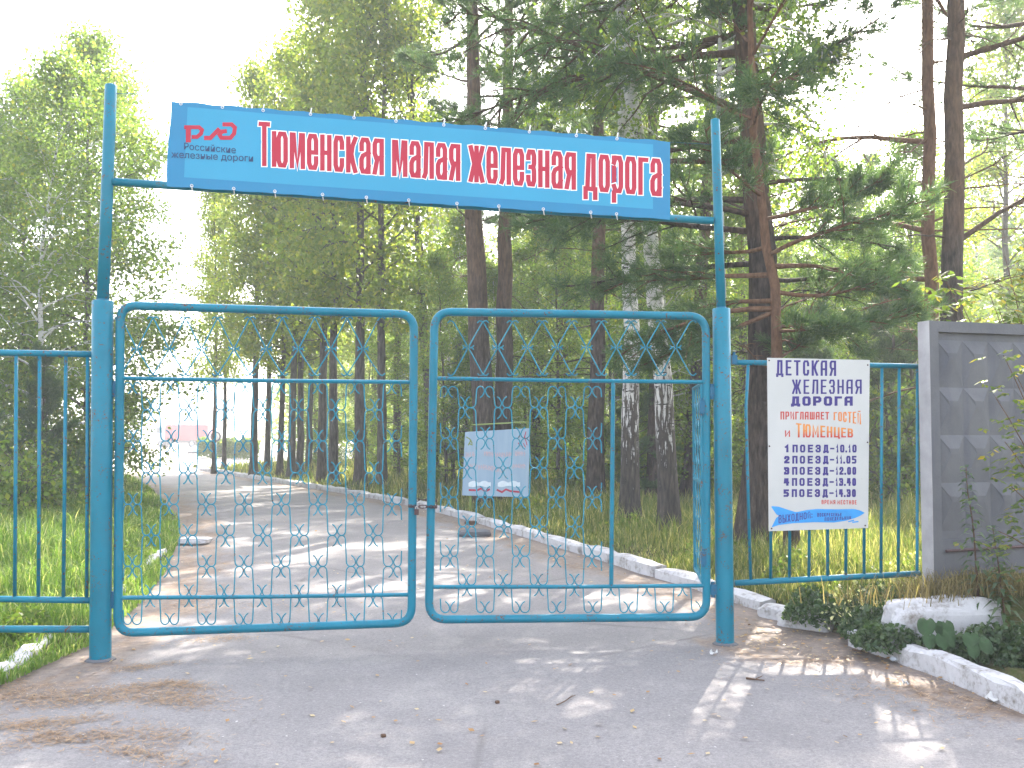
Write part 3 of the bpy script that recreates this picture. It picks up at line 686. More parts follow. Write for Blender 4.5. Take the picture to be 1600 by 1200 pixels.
# ------------------------------------------------------------------ timetable board on the railing
sg = empty('timetable_board', RF(1279, 826, .03), 'white hand painted train timetable board hung on the railing', 'sign')
STL, STR, SBR, SBL = (1198.5, 559), (1359, 562.5), (1356.5, 825), (1201, 830)
def sq(u, v): return ((STL[0] * (1 - u) + STR[0] * u) * (1 - v) + (SBL[0] * (1 - u) + SBR[0] * u) * v, (STL[1] * (1 - u) + STR[1] * u) * (1 - v) + (SBL[1] * (1 - u) + SBR[1] * u) * v)
mb = MB(); cs = [sq(*c) for c in ((0, 1), (1, 1), (1, 0), (0, 0))]
mb.prism([RF(x, y, .045) for x, y in cs], [RF(x, y, .028) for x, y in cs]); mb.build('board', M_BOARD, sg)
def sp(cx, cyy, o): return RF(1190 + cx / 4, 540 - cyy / 4, .0462 + o)
mb = MB()
def ln(t, x0, x1, y0, y1, pw, ph=None, gap=.42, slope=0.0, top_slope=None, space=.6):
    ts = slope if top_slope is None else top_slope
    lettering(mb, t, x0, x1, lambda x: -(y1 + slope * (x - x0)), lambda x: -(y0 + ts * (x - x0)), pw, ph or pw, sp, gap, space)
for args in (('ДЕТСКАЯ', 92, 466, 90, 186, 14, 12, .36, .01), ('ЖЕЛЕЗНАЯ', 190, 626, 212, 302, 12.5, 10, .38, 0.0), ('ДОРОГА', 185, 570, 317, 376, 19, 14, .28)):
    mb = MB(); ln(*args); mb.build('heading_lettering', M_INDIGO, sg)
for k, (d, tm) in enumerate((('1', '10.10'), ('2', '11.05'), ('3', '12.00'), ('4', '13.40'), ('5', '14.30'))):
    mb = MB(); y = 620 + 69.6 * k; ye = y + 47; dx = -1.2 * k
    ln(d, 142 + dx, 176 + dx, y, ye, 15, 12)
    for c, x in zip('ПОЕЗД', (193, 240, 289, 337, 386)): ln(c, x + dx, x + 33 + dx, y - 1, ye + 1, 12, 11)
    ln('-', 428 + dx, 455 + dx, y, ye, 9, 10); ln(tm, 466 + dx, 594 + dx, y - 1, ye + 1, 11.5, 11, .28); mb.build('row_lettering', M_INDIGO, sg)

mb = MB(); ln('ПРИГЛАШАЕТ', 118, 422, 412, 462, 8, 7, .3, .0, .01); mb.build('red_lettering', M_REDP, sg); mb = MB(); ln('И', 146, 178, 530, 570, 8, 7); mb.build('red_lettering', M_REDP, sg); mb = MB(); ln('ВРЕМЯ МЕСТНОЕ', 375, 594, 964, 991, 4.5, 4, .4, .01); mb.build('red_lettering', M_REDP, sg)
mb = MB(); ln('ГОСТЕЙ', 450, 622, 416, 466, 9, 7, .3, .16, -.02); mb.build('orange_lettering', M_ORANGE, sg)
mb = MB(); ln('ТЮМЕНЦЕВ', 215, 572, 484, 574, 12, 9, .26, 0, .10); mb.build('shaded_lettering', M_GRAD, sg)
mb = MB(); rb_ = [(57, 1003), (105, 1006), (160, 1024), (215, 1041), (290, 1026), (350, 1021), (470, 1023), (580, 1021), (615, 1030), (645, 1045), (620, 1062), (590, 1076), (520, 1096), (450, 1106), (330, 1104), (200, 1110), (110, 1121), (62, 1136), (80, 1112), (97, 1090), (93, 1065), (85, 1045)]
top = [p for p in rb_[:10]]; bot = [p for p in rb_[9:]]
xs = np.linspace(62, 645, 40); tx = lambda x: np.interp(x, [p[0] for p in top], [p[1] for p in top]); bx_ = lambda x: np.interp(x, [p[0] for p in rb_[9:18]][::-1], [p[1] for p in rb_[9:18]][::-1])
for a, b in zip(xs[:-1], xs[1:]):
    if a < 97:  # swallow-tail notch
        notch = np.interp(a, [57, 97], [1003, 1062]), np.interp(b, [57, 97], [1003, 1062]); n2 = np.interp(a, [62, 97], [1136, 1066]), np.interp(b, [62, 97], [1136, 1066])
        mb.add([tuple(sp(a, -tx(a), 2e-4)), tuple(sp(a, -notch[0], 2e-4)), tuple(sp(b, -notch[1], 2e-4)), tuple(sp(b, -tx(b), 2e-4))], [[0, 1, 2, 3]])
        mb.add([tuple(sp(a, -n2[0], 2e-4)), tuple(sp(a, -bx_(a), 2e-4)), tuple(sp(b, -bx_(b), 2e-4)), tuple(sp(b, -n2[1], 2e-4))], [[0, 1, 2, 3]])
    else: mb.add([tuple(sp(a, -tx(a), 2e-4)), tuple(sp(a, -bx_(a), 2e-4)), tuple(sp(b, -bx_(b), 2e-4)), tuple(sp(b, -tx(b), 2e-4))], [[0, 1, 2, 3]])
for a, b in (((545, 1100), (575, 1092)), ((570, 1104), (602, 1100))):
    for qd in ribbon([a, b], False, 8, 8): mb.add([tuple(sp(p[0], -p[1], 2e-4)) for p in qd], [[0, 1, 2, 3]])
mb.build('blue_ribbon', M_SIGNBLUE, sg)
mb = MB(); sp0 = sp; sp = lambda x, y, o: sp0(x, y, o + 6e-4)
ln('ВЫХОДНОЙ:', 106, 318, 1060, 1112, 6, 5, .3, -.16, -.10); mb.build('ribbon_lettering', M_INDIGO, sg)
mb = MB(); ln('ВОСКРЕСЕНЬЕ', 348, 500, 1046, 1070, 4, 3.6, .4, -.03, .0); mb.build('ribbon_small_lettering', M_INDIGO, sg); mb = MB(); ln('ПОНЕДЕЛЬНИК', 394, 560, 1074, 1097, 4, 3.6, .4, -.07, -.05); mb.build('ribbon_small_lettering', M_INDIGO, sg)
for u, v in ((.02, .015), (.5, .012), (.98, .03), (.015, .51), (.985, .49), (.03, .985), (.97, .985)):
    mb = MB(); x, y = sq(u, v); mb.tube([RF(x, y, .0455), RF(x, y, .050)], [.007, .004], 8); mb.build('screw', M_RUST, sg)

# ------------------------------------------------------------------ concrete wall panel, its footing, mound
W0 = Vector((3.24, 7.7, 0)); W1 = P(1602, 700, 7.985); wd_ = Vector((W1.x - W0.x, W1.y - W0.y, 0)).normalized(); wn_ = Vector((wd_.y, -wd_.x, 0))
def wp(s, z, o=0.0): return W0 + wd_ * s + wn_ * o + Vector((0, 0, z))
wl = empty('concrete_wall_panel', wp(1.2, .2), 'grey concrete fence panel with a relief of raised diamonds', 'wall')
Lw, zt, zb, th = 3.0, 2.50, .18, .125
mb = MB(); fr_ = .085; rec = -.035
def slab(s0, s1, za, zb_, o0, o1): mb.prism([wp(s0, za, o1), wp(s1, za, o1), wp(s1, zb_, o1), wp(s0, zb_, o1)], [wp(s0, za, o0), wp(s1, za, o0), wp(s1, zb_, o0), wp(s0, zb_, o0)])
slab(0, Lw, zt - fr_, zt, -th, 0); slab(0, Lw, zb, .80, -th, 0); slab(0, fr_, .80, zt - fr_, -th, 0); slab(Lw - fr_, Lw, .80, zt - fr_, -th, 0)
slab(fr_, Lw - fr_, .80, zt - fr_, -th + .01, rec)
mb.build('slab', M_CONC, wl)
mb = MB()
for r_ in range(4):
    for c in range(11):
        s, zt_ = .215 + .252 * c, 2.355 - .372 * r_; d = .036
        o = [wp(s - .126, zt_, rec), wp(s + .126, zt_, rec), wp(s + .126, zt_ - .372, rec), wp(s - .126, zt_ - .372, rec)]
        i = [wp(s - .045, zt_ - .105, rec + d), wp(s + .045, zt_ - .105, rec + d), wp(s + .030, zt_ - .150, rec + d * .96), wp(s - .030, zt_ - .150, rec + d * .96)]
        mb.add([tuple(p) for p in o + i], [[1, 0, 4, 5], [2, 1, 5, 6], [3, 2, 6, 7], [0, 3, 7, 4], [5, 4, 7, 6]])
mb.build('diamond_relief', M_CONC, wl)
mb = MB(); mb.prism([wp(-.004, zb, .0), wp(-.004, zt, .0), wp(-.004, zt, -th), wp(-.004, zb, -th)], [wp(.0, zb, .0), wp(0, zt, .0), wp(0, zt, -th), wp(0, zb, -th)]); mb.build('end_face', M_CONCEND, wl)
mb = MB(); mb.tube([wp(.1, .72, .02), wp(1.0, .73, .022), wp(2.2, .72, .02)], .012, 6); mb.build('seam_bar', M_RUST, wl)
fb = lump('footing_block', (3.14, 7.33, .265), .42, .12, .165, 12, M_LIME, 'whitewashed concrete footing block under the end of the wall', 'footing', None, .06, 4)
mbd = lump('soil_mound', (3.85, 7.74, .20), .85, .24, .33, 15, M_SOIL, None, None, None, .2); kind(mbd, 'structure')

# ------------------------------------------------------------------ information board beyond the gate
IBY = 19.0
IA, IB_ = P(722, 775, IBY + .1), P(832, 778, IBY - .5); IP = Plane((IA.x, IA.y), (IB_.x, IB_.y))
ib = empty('notice_board', IP(775, 776), 'pale blue notice board with faded red writing standing in the grass behind the gate', 'notice board')
ITL, ITR, IBR, IBL = (726.5, 675), (828, 669), (825.5, 777), (722, 774)
mb = MB(); cs = (IBL, IBR, ITR, ITL); mb.prism([IP(x, y, .03) for x, y in cs], [IP(x, y, 0) for x, y in cs]); mb.build('panel', M_INFO, ib)
mb = MB(); mb.tube([IP(736, 676), IP(736, 664), IP(824, 659.5), IP(824, 672)], .014, 6); mb.build('pipe_frame', M_OLIVE, ib)
for x, y in ((735, 778), (825, 780)):
    mb = MB(); a = IP(x, y - 10, -.04); b = a.copy(); b.z = 0; mb.tube([a, b], .022, 8); mb.build('leg', M_OLIVE, ib)
icr = lambda x, y: (710 + x / 5.457, 640 + y / 5.457)
ip_ = lambda x, y, o: IP(*icr(x, y), .032 + o)
mb = MB(); r2 = np.random.default_rng(5)
for (xa, xb, yc, hh, wob) in ((100, 175, 380, 44, 8), (255, 485, 380, 40, 6), (520, 610, 382, 38, 8), (85, 190, 480, 44, 12), (205, 400, 502, 46, 12), (500, 612, 490, 36, 10)):
    x = xa; mb = MB()
    while x < xb:
        y = yc + wob * math.sin(x * .02); h2 = hh * r2.uniform(.7, 1) / 2
        for pts in ([(x, y - h2), (x, y + h2)], [(x, y + r2.uniform(-h2, h2)), (x + 9, y + r2.uniform(-h2, h2))]):
            for qd in ribbon(pts, False, 5, 5): mb.add([tuple(ip_(p[0], p[1], .0005 * (1 + len(mb.v) % 3))) for p in qd], [[0, 1, 2, 3]])
        x += r2.uniform(11, 17)
    mb.build('faded_lettering', M_FADED, ib)
for x0 in (120, 370):
    mb = MB()
    n = 12; xs = np.linspace(x0, x0 + 190, n); t_ = [625 - 18 * abs(math.sin((x - x0) * .035)) for x in xs]; b_ = [655 + 6 * math.sin((x - x0) * .05) for x in xs]
    for i in range(n - 1): mb.add([tuple(ip_(xs[i], t_[i], .001)), tuple(ip_(xs[i], b_[i], .001)), tuple(ip_(xs[i + 1], b_[i + 1], .001)), tuple(ip_(xs[i + 1], t_[i + 1], .001))], [[0, 1, 2, 3]])
    mb.build('white_emblem', M_INFOCLOUD, ib)
mb = MB()
for pl in (((130, 686), (195, 688), (230, 672), (262, 698), (295, 682)), ((368, 686), (405, 704), (440, 680), (480, 696), (550, 702))):
    for qd in ribbon(pl, False, 16, 16): mb.add([tuple(ip_(p[0], p[1], .0012)) for p in qd], [[0, 1, 2, 3]])
for pl in (((610, 190), (595, 240), (570, 270)), ((600, 230), (618, 300)), ((545, 285), (560, 310)), ((590, 290), (605, 320))):
    for qd in ribbon(pl, False, 7, 7): mb.add([tuple(ip_(p[0], p[1], .0018)) for p in qd], [[0, 1, 2, 3]])
mb.build('crimson_emblem', M_INFORED, ib)
mb = MB()
for pl in (((105, 235), (130, 250), (150, 285)), ((120, 300), (140, 262)), ((128, 290), (150, 300))):
    for qd in ribbon(pl, False, 10, 10): mb.add([tuple(ip_(p[0], p[1], .0018)) for p in qd], [[0, 1, 2, 3]])
mb.build('olive_emblem', M_OLIVE, ib)

# ------------------------------------------------------------------ plants: helpers
def unit(v): return v / np.maximum(np.linalg.norm(v, axis=-1, keepdims=True), 1e-9)
def cards(mb, C, size, asp, rg, up=0.0):
    """leaf-sized faces, one island each"""
    n = len(C); a = unit(rg.normal(size=(n, 3)) + [0, 0, -up]); b = unit(np.cross(a, rg.normal(size=(n, 3)))); s = size * rg.uniform(.65, 1.25, n)[:, None]
    w = b * s * asp / 2; v = np.stack([C - a * s / 2, C + w - a * s * .05, C + a * s / 2, C - w - a * s * .05], 1)
    i = np.arange(n)[:, None] * 4; mb.add(v.reshape(-1, 3), i + np.arange(4))
def needles(mb, C, D, n, ln, wd, rg, spread=.75):
    C = np.repeat(C, n, 0); D = unit(np.repeat(D, n, 0) + rg.normal(size=(len(C), 3)) * spread); k = len(C)
    s = unit(np.cross(D, rg.normal(size=(k, 3)))); l = ln * rg.uniform(.7, 1.2, k)[:, None]; C = C + rg.normal(size=(k, 3)) * ln * .12
    v = np.stack([C - s * wd / 2, C + s * wd / 2, C + D * l + s * wd * .3, C + D * l - s * wd * .3], 1)
    mb.add(v.reshape(-1, 3), np.arange(k)[:, None] * 4 + np.arange(4))
def limb(p, d, Ln, n, rg, droop=0.0, jit=.1):
    p = np.array(p, float); d = unit(np.array(d, float)); out = [p.copy()]
    for i in range(n):
        d = unit(d + rg.normal(size=3) * jit + np.array([0, 0, droop / n])); p = p + d * Ln / n; out.append(p.copy())
    return np.array(out)
def grow(H, r0, seed, way=None, c0=.35, nprim=34, Lmax=3.0, e0=10, e1=60, droop=-.2, nsec=7, leaf='card', per=40, size=.07, asp=.75, spread=.16, dead=0, profile=None, extra=(), rt=.12, secl=.45, tuft=14, tl=.13, tw=.008, lowstem=None, bare=.25):
    """trunk and crown of one tree. way: points (x, y, z) the trunk passes through"""
    rg = np.random.default_rng(seed); T, Cn = MB(), MB()
    if way is None: way = [(0, 0, 0), (rg.normal(0, .12), rg.normal(0, .12), H * .5), (rg.normal(0, .3), rg.normal(0, .3), H)]
    way = np.array(way, float); zs = np.linspace(0, H, 22)
    def ctr(z):
        x = np.interp(z, way[:, 2], way[:, 0]); y = np.interp(z, way[:, 2], way[:, 1]); return np.array([x, y, z])
    base = np.array([ctr(z) for z in zs]); sm = base.copy()
    for _ in range(2): sm[1:-1] = (sm[:-2] + 2 * sm[1:-1] + sm[2:]) / 4
    sm[2:-1, :2] += rg.normal(size=(len(zs) - 3, 2)) * .018
    rad = r0 * (1 - (1 - rt) * (zs / H) ** .95) + r0 * .45 * np.exp(-zs / .22)
    first = np.array([[sm[0, 0], sm[0, 1], -.25], [sm[0, 0], sm[0, 1], .12], [sm[0, 0] * .8 + sm[1, 0] * .2, sm[0, 1] * .8 + sm[1, 1] * .2, .35]])
    rf = [r0 * 1.5, r0 * 1.32, r0 * 1.12]
    T.tube(np.concatenate([first, sm[1:]]), np.concatenate([rf, rad[1:]]), 12)
    pos = lambda z: np.array([np.interp(z, zs, sm[:, 0]), np.interp(z, zs, sm[:, 1]), z])
    rr = lambda z: float(np.interp(z, zs, rad))
    def leaves_on(pts, k):
        t = rg.uniform(.15, 1.05, k) * (len(pts) - 1); i = np.clip(t.astype(int), 0, len(pts) - 2); f = (t - i)[:, None]
        C = pts[i] * (1 - f) + pts[i + 1] * f
        if leaf == 'card': cards(Cn, C + rg.normal(size=C.shape) * spread * [1, 1, .8] + [0, 0, -spread * .3], size, asp, rg, .5)
        else: needles(Cn, C + rg.normal(size=C.shape) * .05, unit(pts[i + 1] - pts[i]) + [0, 0, .35], tuft, tl, tw, rg)
    def branch(z, az, Ln, el, dr=droop, ns=nsec, lf=True, jit=.09, rb=None):
        d = np.array([math.sin(az) * math.cos(el), math.cos(az) * math.cos(el), math.sin(el)]); p0 = pos(z) + d * rr(z) * .5
        pts = limb(p0, d, Ln, 7, rg, dr, jit); rb = rb or min(rr(z) * .5, .012 + .011 * Ln)
        T.tube(pts, np.linspace(rb, .004 + .001 * Ln, 8), 6 if Ln > 1.2 else 4, caps=False)
        for q in range(ns):
            t = (bare + (1 - bare) * (q + rg.uniform(.1, .9)) / ns); i = min(int(t * 7), 6); b0 = pts[i] + (pts[i + 1] - pts[i]) * (t * 7 - i)
            dd = unit(pts[i + 1] - pts[i]); side = unit(np.cross(dd, [0, 0, 1])) * (1 if q % 2 else -1); d2 = unit(dd * rg.uniform(.4, 1) + side * rg.uniform(.5, 1.1) + np.array([0, 0, rg.normal(.0, .28)]))
            l2 = max(.25, Ln * secl * (1.15 - .7 * t) * rg.uniform(.7, 1.2)); s = limb(b0, d2, l2, 4, rg, dr * 1.2 if lf else dr, .13)
            T.tube(s, np.linspace(max(.004, rb * .38), .003, 5), 4, caps=False)
            if lf: leaves_on(s, per)
            else:
                for _ in range(2):
                    j = rg.integers(1, 4); s2 = limb(s[j], unit(s[j + 1] - s[j] + rg.normal(size=3) * .7), l2 * .5, 3, rg, dr, .2); T.tube(s2, [.004, .003, .003, .002], 4, caps=False)
        if lf: leaves_on(pts[3:], per)
    for i in range(nprim):
        u = (i + rg.uniform(0, 1)) / nprim; z = H * (c0 + (1 - c0) * u * .985); pf = profile(u) if profile else (math.sin(math.pi * min(1, .18 + .82 * u)) ** .7 * .9 + .1)
        branch(z, i * 2.4 + rg.normal(0, .4), Lmax * pf * rg.uniform(.65, 1.15), R(e0 + (e1 - e0) * u + rg.normal(0, 8)))
    if leaf == 'card': leaves_on(np.array([pos(H * .9), pos(H * .95), pos(H)]), per * 2)
    for i in range(dead):
        z = H * rg.uniform(.10, c0 + .06); branch(z, rg.uniform(0, 6.28), rg.uniform(.5, 1) * Lmax * .55, R(rg.uniform(-12, 18)), -.15, 5, False, .14, .012 + rg.uniform(0, .006))
    for (z, az, Ln, el, dr, lf) in extra: branch(z, az, Ln, el, dr, max(nsec, int(Ln * 4.5)), lf, .07, .018 + .009 * Ln)
    return T, Cn
def proto(kw, bark, leafm):
    t, c = grow(**kw); return (t.mesh('trunk', bark, None, True), c.mesh('crown', leafm))
def plant(name, meshes, loc, rz, sc, label, cat='tree', group=None, parts=('trunk', 'crown')):
    r_ = bpy.data.objects.new(name, None); COL.objects.link(r_); r_.location = loc; r_.rotation_euler = (0, 0, rz); r_.scale = (sc, sc, sc) if np.isscalar(sc) else sc
    r_.empty_display_size = .3; tag(r_, label, cat, group)
    for n, m in zip(parts, meshes):
        o = bpy.data.objects.new(n, m); COL.objects.link(o); o.parent = r_
    return r_
gz = lambda x, y, right=True: float(ground_z(x, y, right)) if y < 120 else 0.0

# ------------------------------------------------------------------ the trees one can tell apart
def hero(name, label, kindof, base, way, H, r0, seed, **kw):
    b = G(base[0], base[1], .17); Y = b.y; w = [(0, 0, 0)]
    for x, y in way:
        p = P(x, y, Y); w.append((p.x - b.x, 0, p.z - .17))
    if w[-1][2] < H:
        a, c = w[-2], w[-1]; k = (H - c[2]) / max(c[2] - a[2], .1) * .5; w.append((c[0] + (c[0] - a[0]) * k, .25, H))
    bark, lf, d = KIND[kindof]; q = dict(d); q.update(kw)
    t, c = grow(H, r0, seed, w, **q)
    return plant(name, (t.mesh('trunk', bark, None, True), c.mesh('crown', lf)), (b.x, b.y, .15), 0, 1.0, label)
BIR = dict(c0=.34, nprim=36, Lmax=2.7, e0=25, e1=65, droop=-.9, nsec=8, per=42, size=.075, asp=.75, spread=.17)
PIN = dict(c0=.42, nprim=30, Lmax=2.9, e0=-5, e1=45, droop=.25, nsec=9, leaf='needle', per=13, dead=14, secl=.45, tuft=20, tl=.125, tw=.0075, bare=.22)
ASP = dict(c0=.36, nprim=32, Lmax=2.4, e0=30, e1=65, droop=-.3, nsec=7, per=40, size=.10, asp=.85, spread=.22, dead=3)
KIND = {'birch': (M_BIRCH, M_BIRCHLEAF, BIR), 'pine': (M_PINE, M_NEEDLE, PIN), 'orange': (M_OPINE, M_NEEDLE, PIN), 'aspen': (M_GREY, M_ASPENLEAF, ASP)}
W_, E_ = -math.pi / 2, math.pi / 2
hero('birch_tree', 'birch with white patched trunk leaning left, behind the wicket opening', 'birch', (1046, 838), [(1044, 720), (1036, 600), (1022, 480), (1017, 360), (985, 150), (972, 60)], 15.5, .15, 11, c0=.40)
hero('birch_tree', 'upright birch with blackened lower bark, left of the leaning white birch', 'birch', (984, 818), [(985, 700), (984, 600), (986, 480), (980, 300), (975, 100)], 16, .155, 12, c0=.40)
hero('pine_tree', 'thick dark pine between the right gate post and the timetable board', 'pine', (1180, 858), [(1186, 700), (1192, 560), (1190, 400), (1180, 250), (1165, 100)], 15.5, .23, 13, c0=.36, nprim=26, Lmax=3.0, dead=10,
     extra=((5.5, W_ - .1, 4.0, R(20), -.5, True), (6.3, W_ + .35, 4.0, R(8), -.3, True), (5.2, W_ + .9, 3.3, R(8), -.3, True), (7.0, W_ - .5, 3.9, R(10), -.4, True), (6.6, W_ + 1.1, 3.2, R(5), -.3, True), (7.4, W_ + .2, 4.2, R(6), -.3, True), (4.9, W_ + .3, 3.2, R(3), -.25, True), (7.8, W_ + .7, 4.0, R(4), -.3, True), (4.0, W_, 2.8, R(4), -.2, True), (4.4, W_ + .3, 2.9, R(6), -.2, True), (3.6, W_ + .2, 2.4, R(0), -.1, True), (4.2, W_ - .4, 2.6, R(6), -.2, True), (3.9, E_ + .2, 1.7, R(4), -.2, True), (3.4, E_ - .2, 1.6, R(0), -.1, True), (4.6, E_ + .5, 1.7, R(6), -.2, True)))
hero('pine_tree', 'slender orange barked pine behind the timetable board', 'orange', (1238, 874), [(1226, 720), (1214, 560), (1205, 440), (1188, 300), (1178, 150)], 9.5, .085, 14, c0=.22, nprim=24, Lmax=1.7, dead=6, extra=((2.9, W_, 1.9, R(0), -.1, True), (2.7, E_, 1.7, R(5), -.1, True), (3.3, W_ + .4, 1.9, R(5), -.2, True), (3.4, E_ - .3, 1.8, R(5), -.2, True), (3.0, W_ + .8, 1.7, R(0), -.1, True)))
hero('pine_tree', 'straight dark pine trunk directly left of the wicket stile', 'pine', (930, 787), [(932, 660), (934, 540), (936, 400), (935, 250)], 17, .185, 15, c0=.34, dead=16)
hero('pine_tree', 'reddish pine rising just left of the right gate post', 'pine', (1076, 782), [(1085, 660), (1090, 540), (1099, 400), (1106, 250), (1112, 130)], 17, .18, 16, c0=.36)
hero('pine_tree', 'broad dark pine whose base stands behind the notice board, left trunk of the two', 'pine', (760, 782), [(758, 690), (752, 560), (744, 400), (740, 250)], 18, .27, 17, c0=.46, dead=18)
hero('pine_tree', 'brown pine pressed against the broad pine behind the notice board', 'pine', (786, 780), [(787, 690), (786, 560), (788, 400), (792, 250)], 17, .22, 18, c0=.42)
hero('pine_tree', 'dark pine trunk standing between the two birches', 'pine', (1024, 786), [(1026, 660), (1026, 540), (1024, 400)], 16, .19, 19, c0=.42)
hero('birch_tree', 'thin pale birch far back between the upright birch and the leaning birch', 'birch', (1012, 752), [(1013, 650), (1014, 540), (1018, 400)], 15, .13, 20)
hero('pine_tree', 'thin dark trunk right of the notice board', 'pine', (838, 752), [(838, 650), (838, 540), (836, 400)], 16, .13, 21)
hero('pine_tree', 'slim dark trunk midway between notice board and wicket stile', 'pine', (880, 744), [(881, 650), (882, 540), (882, 400)], 16, .15, 22)
def behind(name, label, kindof, x, Y, way, H, r0, seed, **kw):
    b = P(x, 672, Y); w = [(0, 0, 0)]
    for xx, y in way:
        p = P(xx, y, Y); w.append((p.x - b.x, 0, p.z - .2))
    if w[-1][2] < H: w.append((w[-1][0] + .1, .3, H))
    bark, lf, d = KIND[kindof]; q = dict(d); q.update(kw); t, c = grow(H, r0, seed, w, **q)
    return plant(name, (t.mesh('trunk', bark, None, True), c.mesh('crown', lf)), (b.x, Y, .2), 0, 1.0, label)
behind('pine_tree', 'thick dark pine behind the concrete wall, wider of the two trunks', 'pine', 1484, 13.6, [(1484, 600), (1486, 400), (1490, 200), (1493, 0)], 16, .17, 31, c0=.50, dead=9, rt=.3, extra=((5.9, E_, 2.8, R(12), .3, False), (4.0, E_ - .2, 2.6, R(30), .1, False), (6.6, E_ + .3, 2.8, R(10), -.2, True)))
behind('pine_tree', 'slim reddish pine behind the end of the concrete wall', 'orange', 1455, 14.2, [(1455, 600), (1453, 400), (1451, 200), (1450, 0)], 15, .115, 32, c0=.52, dead=20, rt=.4, extra=((4.3, W_, 2.6, R(18), -.5, False), (5.0, W_ + .3, 2.5, R(10), -.6, False), (3.6, W_ + .2, 2.3, R(15), -.4, False), (5.6, W_ - .2, 2.9, R(8), -.6, False)))
behind('pine_tree', 'dark pine at the right edge behind the concrete wall', 'pine', 1640, 15.5, [(1640, 400), (1645, 100)], 16, .2, 33, c0=.38)
behind('birch_tree', 'slender birch behind the right gate post with drooping leafy branches beside the post top', 'birch', 1131, 12.6, [(1131, 500), (1126, 330), (1120, 190), (1124, 40)], 12, .052, 34, c0=.50, Lmax=2.2, nprim=26, size=.065, extra=((6.3, E_, 1.6, R(30), -1.5, True), (5.7, E_ + .2, 1.5, R(30), -1.5, True), (6.9, E_ - .2, 1.5, R(30), -1.5, True), (5.2, E_ + .1, 1.7, R(30), -1.6, True), (4.7, E_ + .2, 1.4, R(35), -1.7, True), (7.4, E_ + .1, 1.5, R(25), -1.5, True), (6.0, E_ + .4, 1.4, R(30), -1.5, True)))
hero('aspen_tree', 'slim grey trunk seen in the gap between the gate leaves', 'aspen', (679, 757), [(672, 650), (664, 540), (654, 400), (647, 250)], 16.5, .16, 35, c0=.5)

# ------------------------------------------------------------------ repeated trees from a few grown kinds
P_BIR = [proto(dict(H=15, r0=.14, seed=s, **{**BIR, 'size': .12, 'per': 36, 'spread': .26, 'c0': .24, 'nprim': 40}), M_BIRCH, M_BIRCHLEAF) for s in (41, 42)]
P_ASP = [proto(dict(H=15, r0=.15, seed=s, **{**ASP, 'size': .13, 'per': 40, 'spread': .30, 'c0': .27, 'nprim': 38, 'Lmax': 2.3}), M_GREY, M_ASPENLEAF) for s in (43, 44, 45)]
P_PIN = [proto(dict(H=16, r0=.17, seed=s, **{**PIN, 'per': 9, 'tuft': 14, 'tl': .2, 'tw': .014, 'c0': .34}), M_PINE, M_NEEDLE) for s in (46, 47)]
P_LEFT = [proto(dict(H=10, r0=.08, seed=s, **{**BIR, 'c0': .06, 'nprim': 46, 'Lmax': 2.1, 'droop': -.5, 'size': .09, 'per': 50, 'spread': .22}), M_BIRCH if s % 2 else M_GREY, M_BIRCHLEAF) for s in (48, 49, 50)]
P_YPIN = [proto(dict(H=6, r0=.07, seed=s, **{**PIN, 'c0': .06, 'nprim': 34, 'Lmax': 1.9, 'e0': 5, 'e1': 60, 'dead': 0, 'per': 6, 'tl': .16, 'tw': .011, 'profile': lambda u: (1.05 - u) ** .7 * .95}), M_GREY, M_NEEDLE) for s in (51, 52)]
def shrub(seed, H, n):
    rg = np.random.default_rng(seed); T, Cn = MB(), MB()
    for i in range(n):
        a = rg.uniform(0, 6.28); d = [math.cos(a) * .5, math.sin(a) * .5, 1]; s = limb([rg.normal(0, .12), rg.normal(0, .12), -.1], d, H * rg.uniform(.6, 1.05), 6, rg, -.25, .15); T.tube(s, np.linspace(.018, .005, 7), 5, caps=False)
        for q in range(7):
            j = rg.integers(1, 6); t = limb(s[j], unit(rg.normal(size=3) + [0, 0, .3]), H * .35, 3, rg, -.3, .2); T.tube(t, [.007, .006, .005, .004], 4, caps=False)
            f = rg.uniform(0, 3, 34); k = np.clip(f.astype(int), 0, 2); C = t[k] + (t[k + 1] - t[k]) * (f - k)[:, None]; cards(Cn, C + rg.normal(size=C.shape) * .13, .095, .7, rg, .3)
    return T.mesh('stems', M_GREY, None, True), Cn.mesh('foliage', M_SHRUB)
P_SHR = [shrub(61, 2.0, 9), shrub(62, 2.8, 9), shrub(63, 1.3, 8)]

# the row along the bend of the road: base pixel, size factor, label
row = [(334, 734, .62, 'slim grey tree at the tip of the grass island, left of a close pair'), (350, 731, .66, 'slim grey tree at the tip of the grass island, right of a close pair'), (396, 740, .95, 'grey trunk that begins the roadside row at the far bend'),
       (417, 737, .82, 'leaning grey trunk second in the roadside row'), (437, 741, .8, 'thin trunk third in the roadside row, close to a leaning one'), (455, 744, .95, 'straight trunk fourth in the roadside row'), (468, 742, .9, 'trunk almost touching the fourth of the roadside row'),
       (482, 739, .85, 'darker trunk set back in the middle of the roadside row'), (503, 750, 1.05, 'thicker grey trunk in the middle of the roadside row'), (521, 753, 1.0, 'dark trunk right of the middle of the roadside row'), (563, 757, 1.15, 'stout dark trunk near the right end of the roadside row'), (597, 760, 1.0, 'dark trunk last in the roadside row before the gate meeting stiles')]
for i, (x, y, s, lab) in enumerate(row):
    b = G(x, y, .15); plant('roadside_tree', P_ASP[i % 3], (b.x, b.y, .1), i * 1.7, (s * .95, s * .95, s * (1.0 if i > 1 else 1.2)), lab, 'tree', 'trees in a row along the bend of the road')
b = G(622, 742, .15); plant('roadside_pine', P_PIN[1], (b.x, b.y, .1), .6, .95, 'pine with low needled branches at the right end of the roadside row')
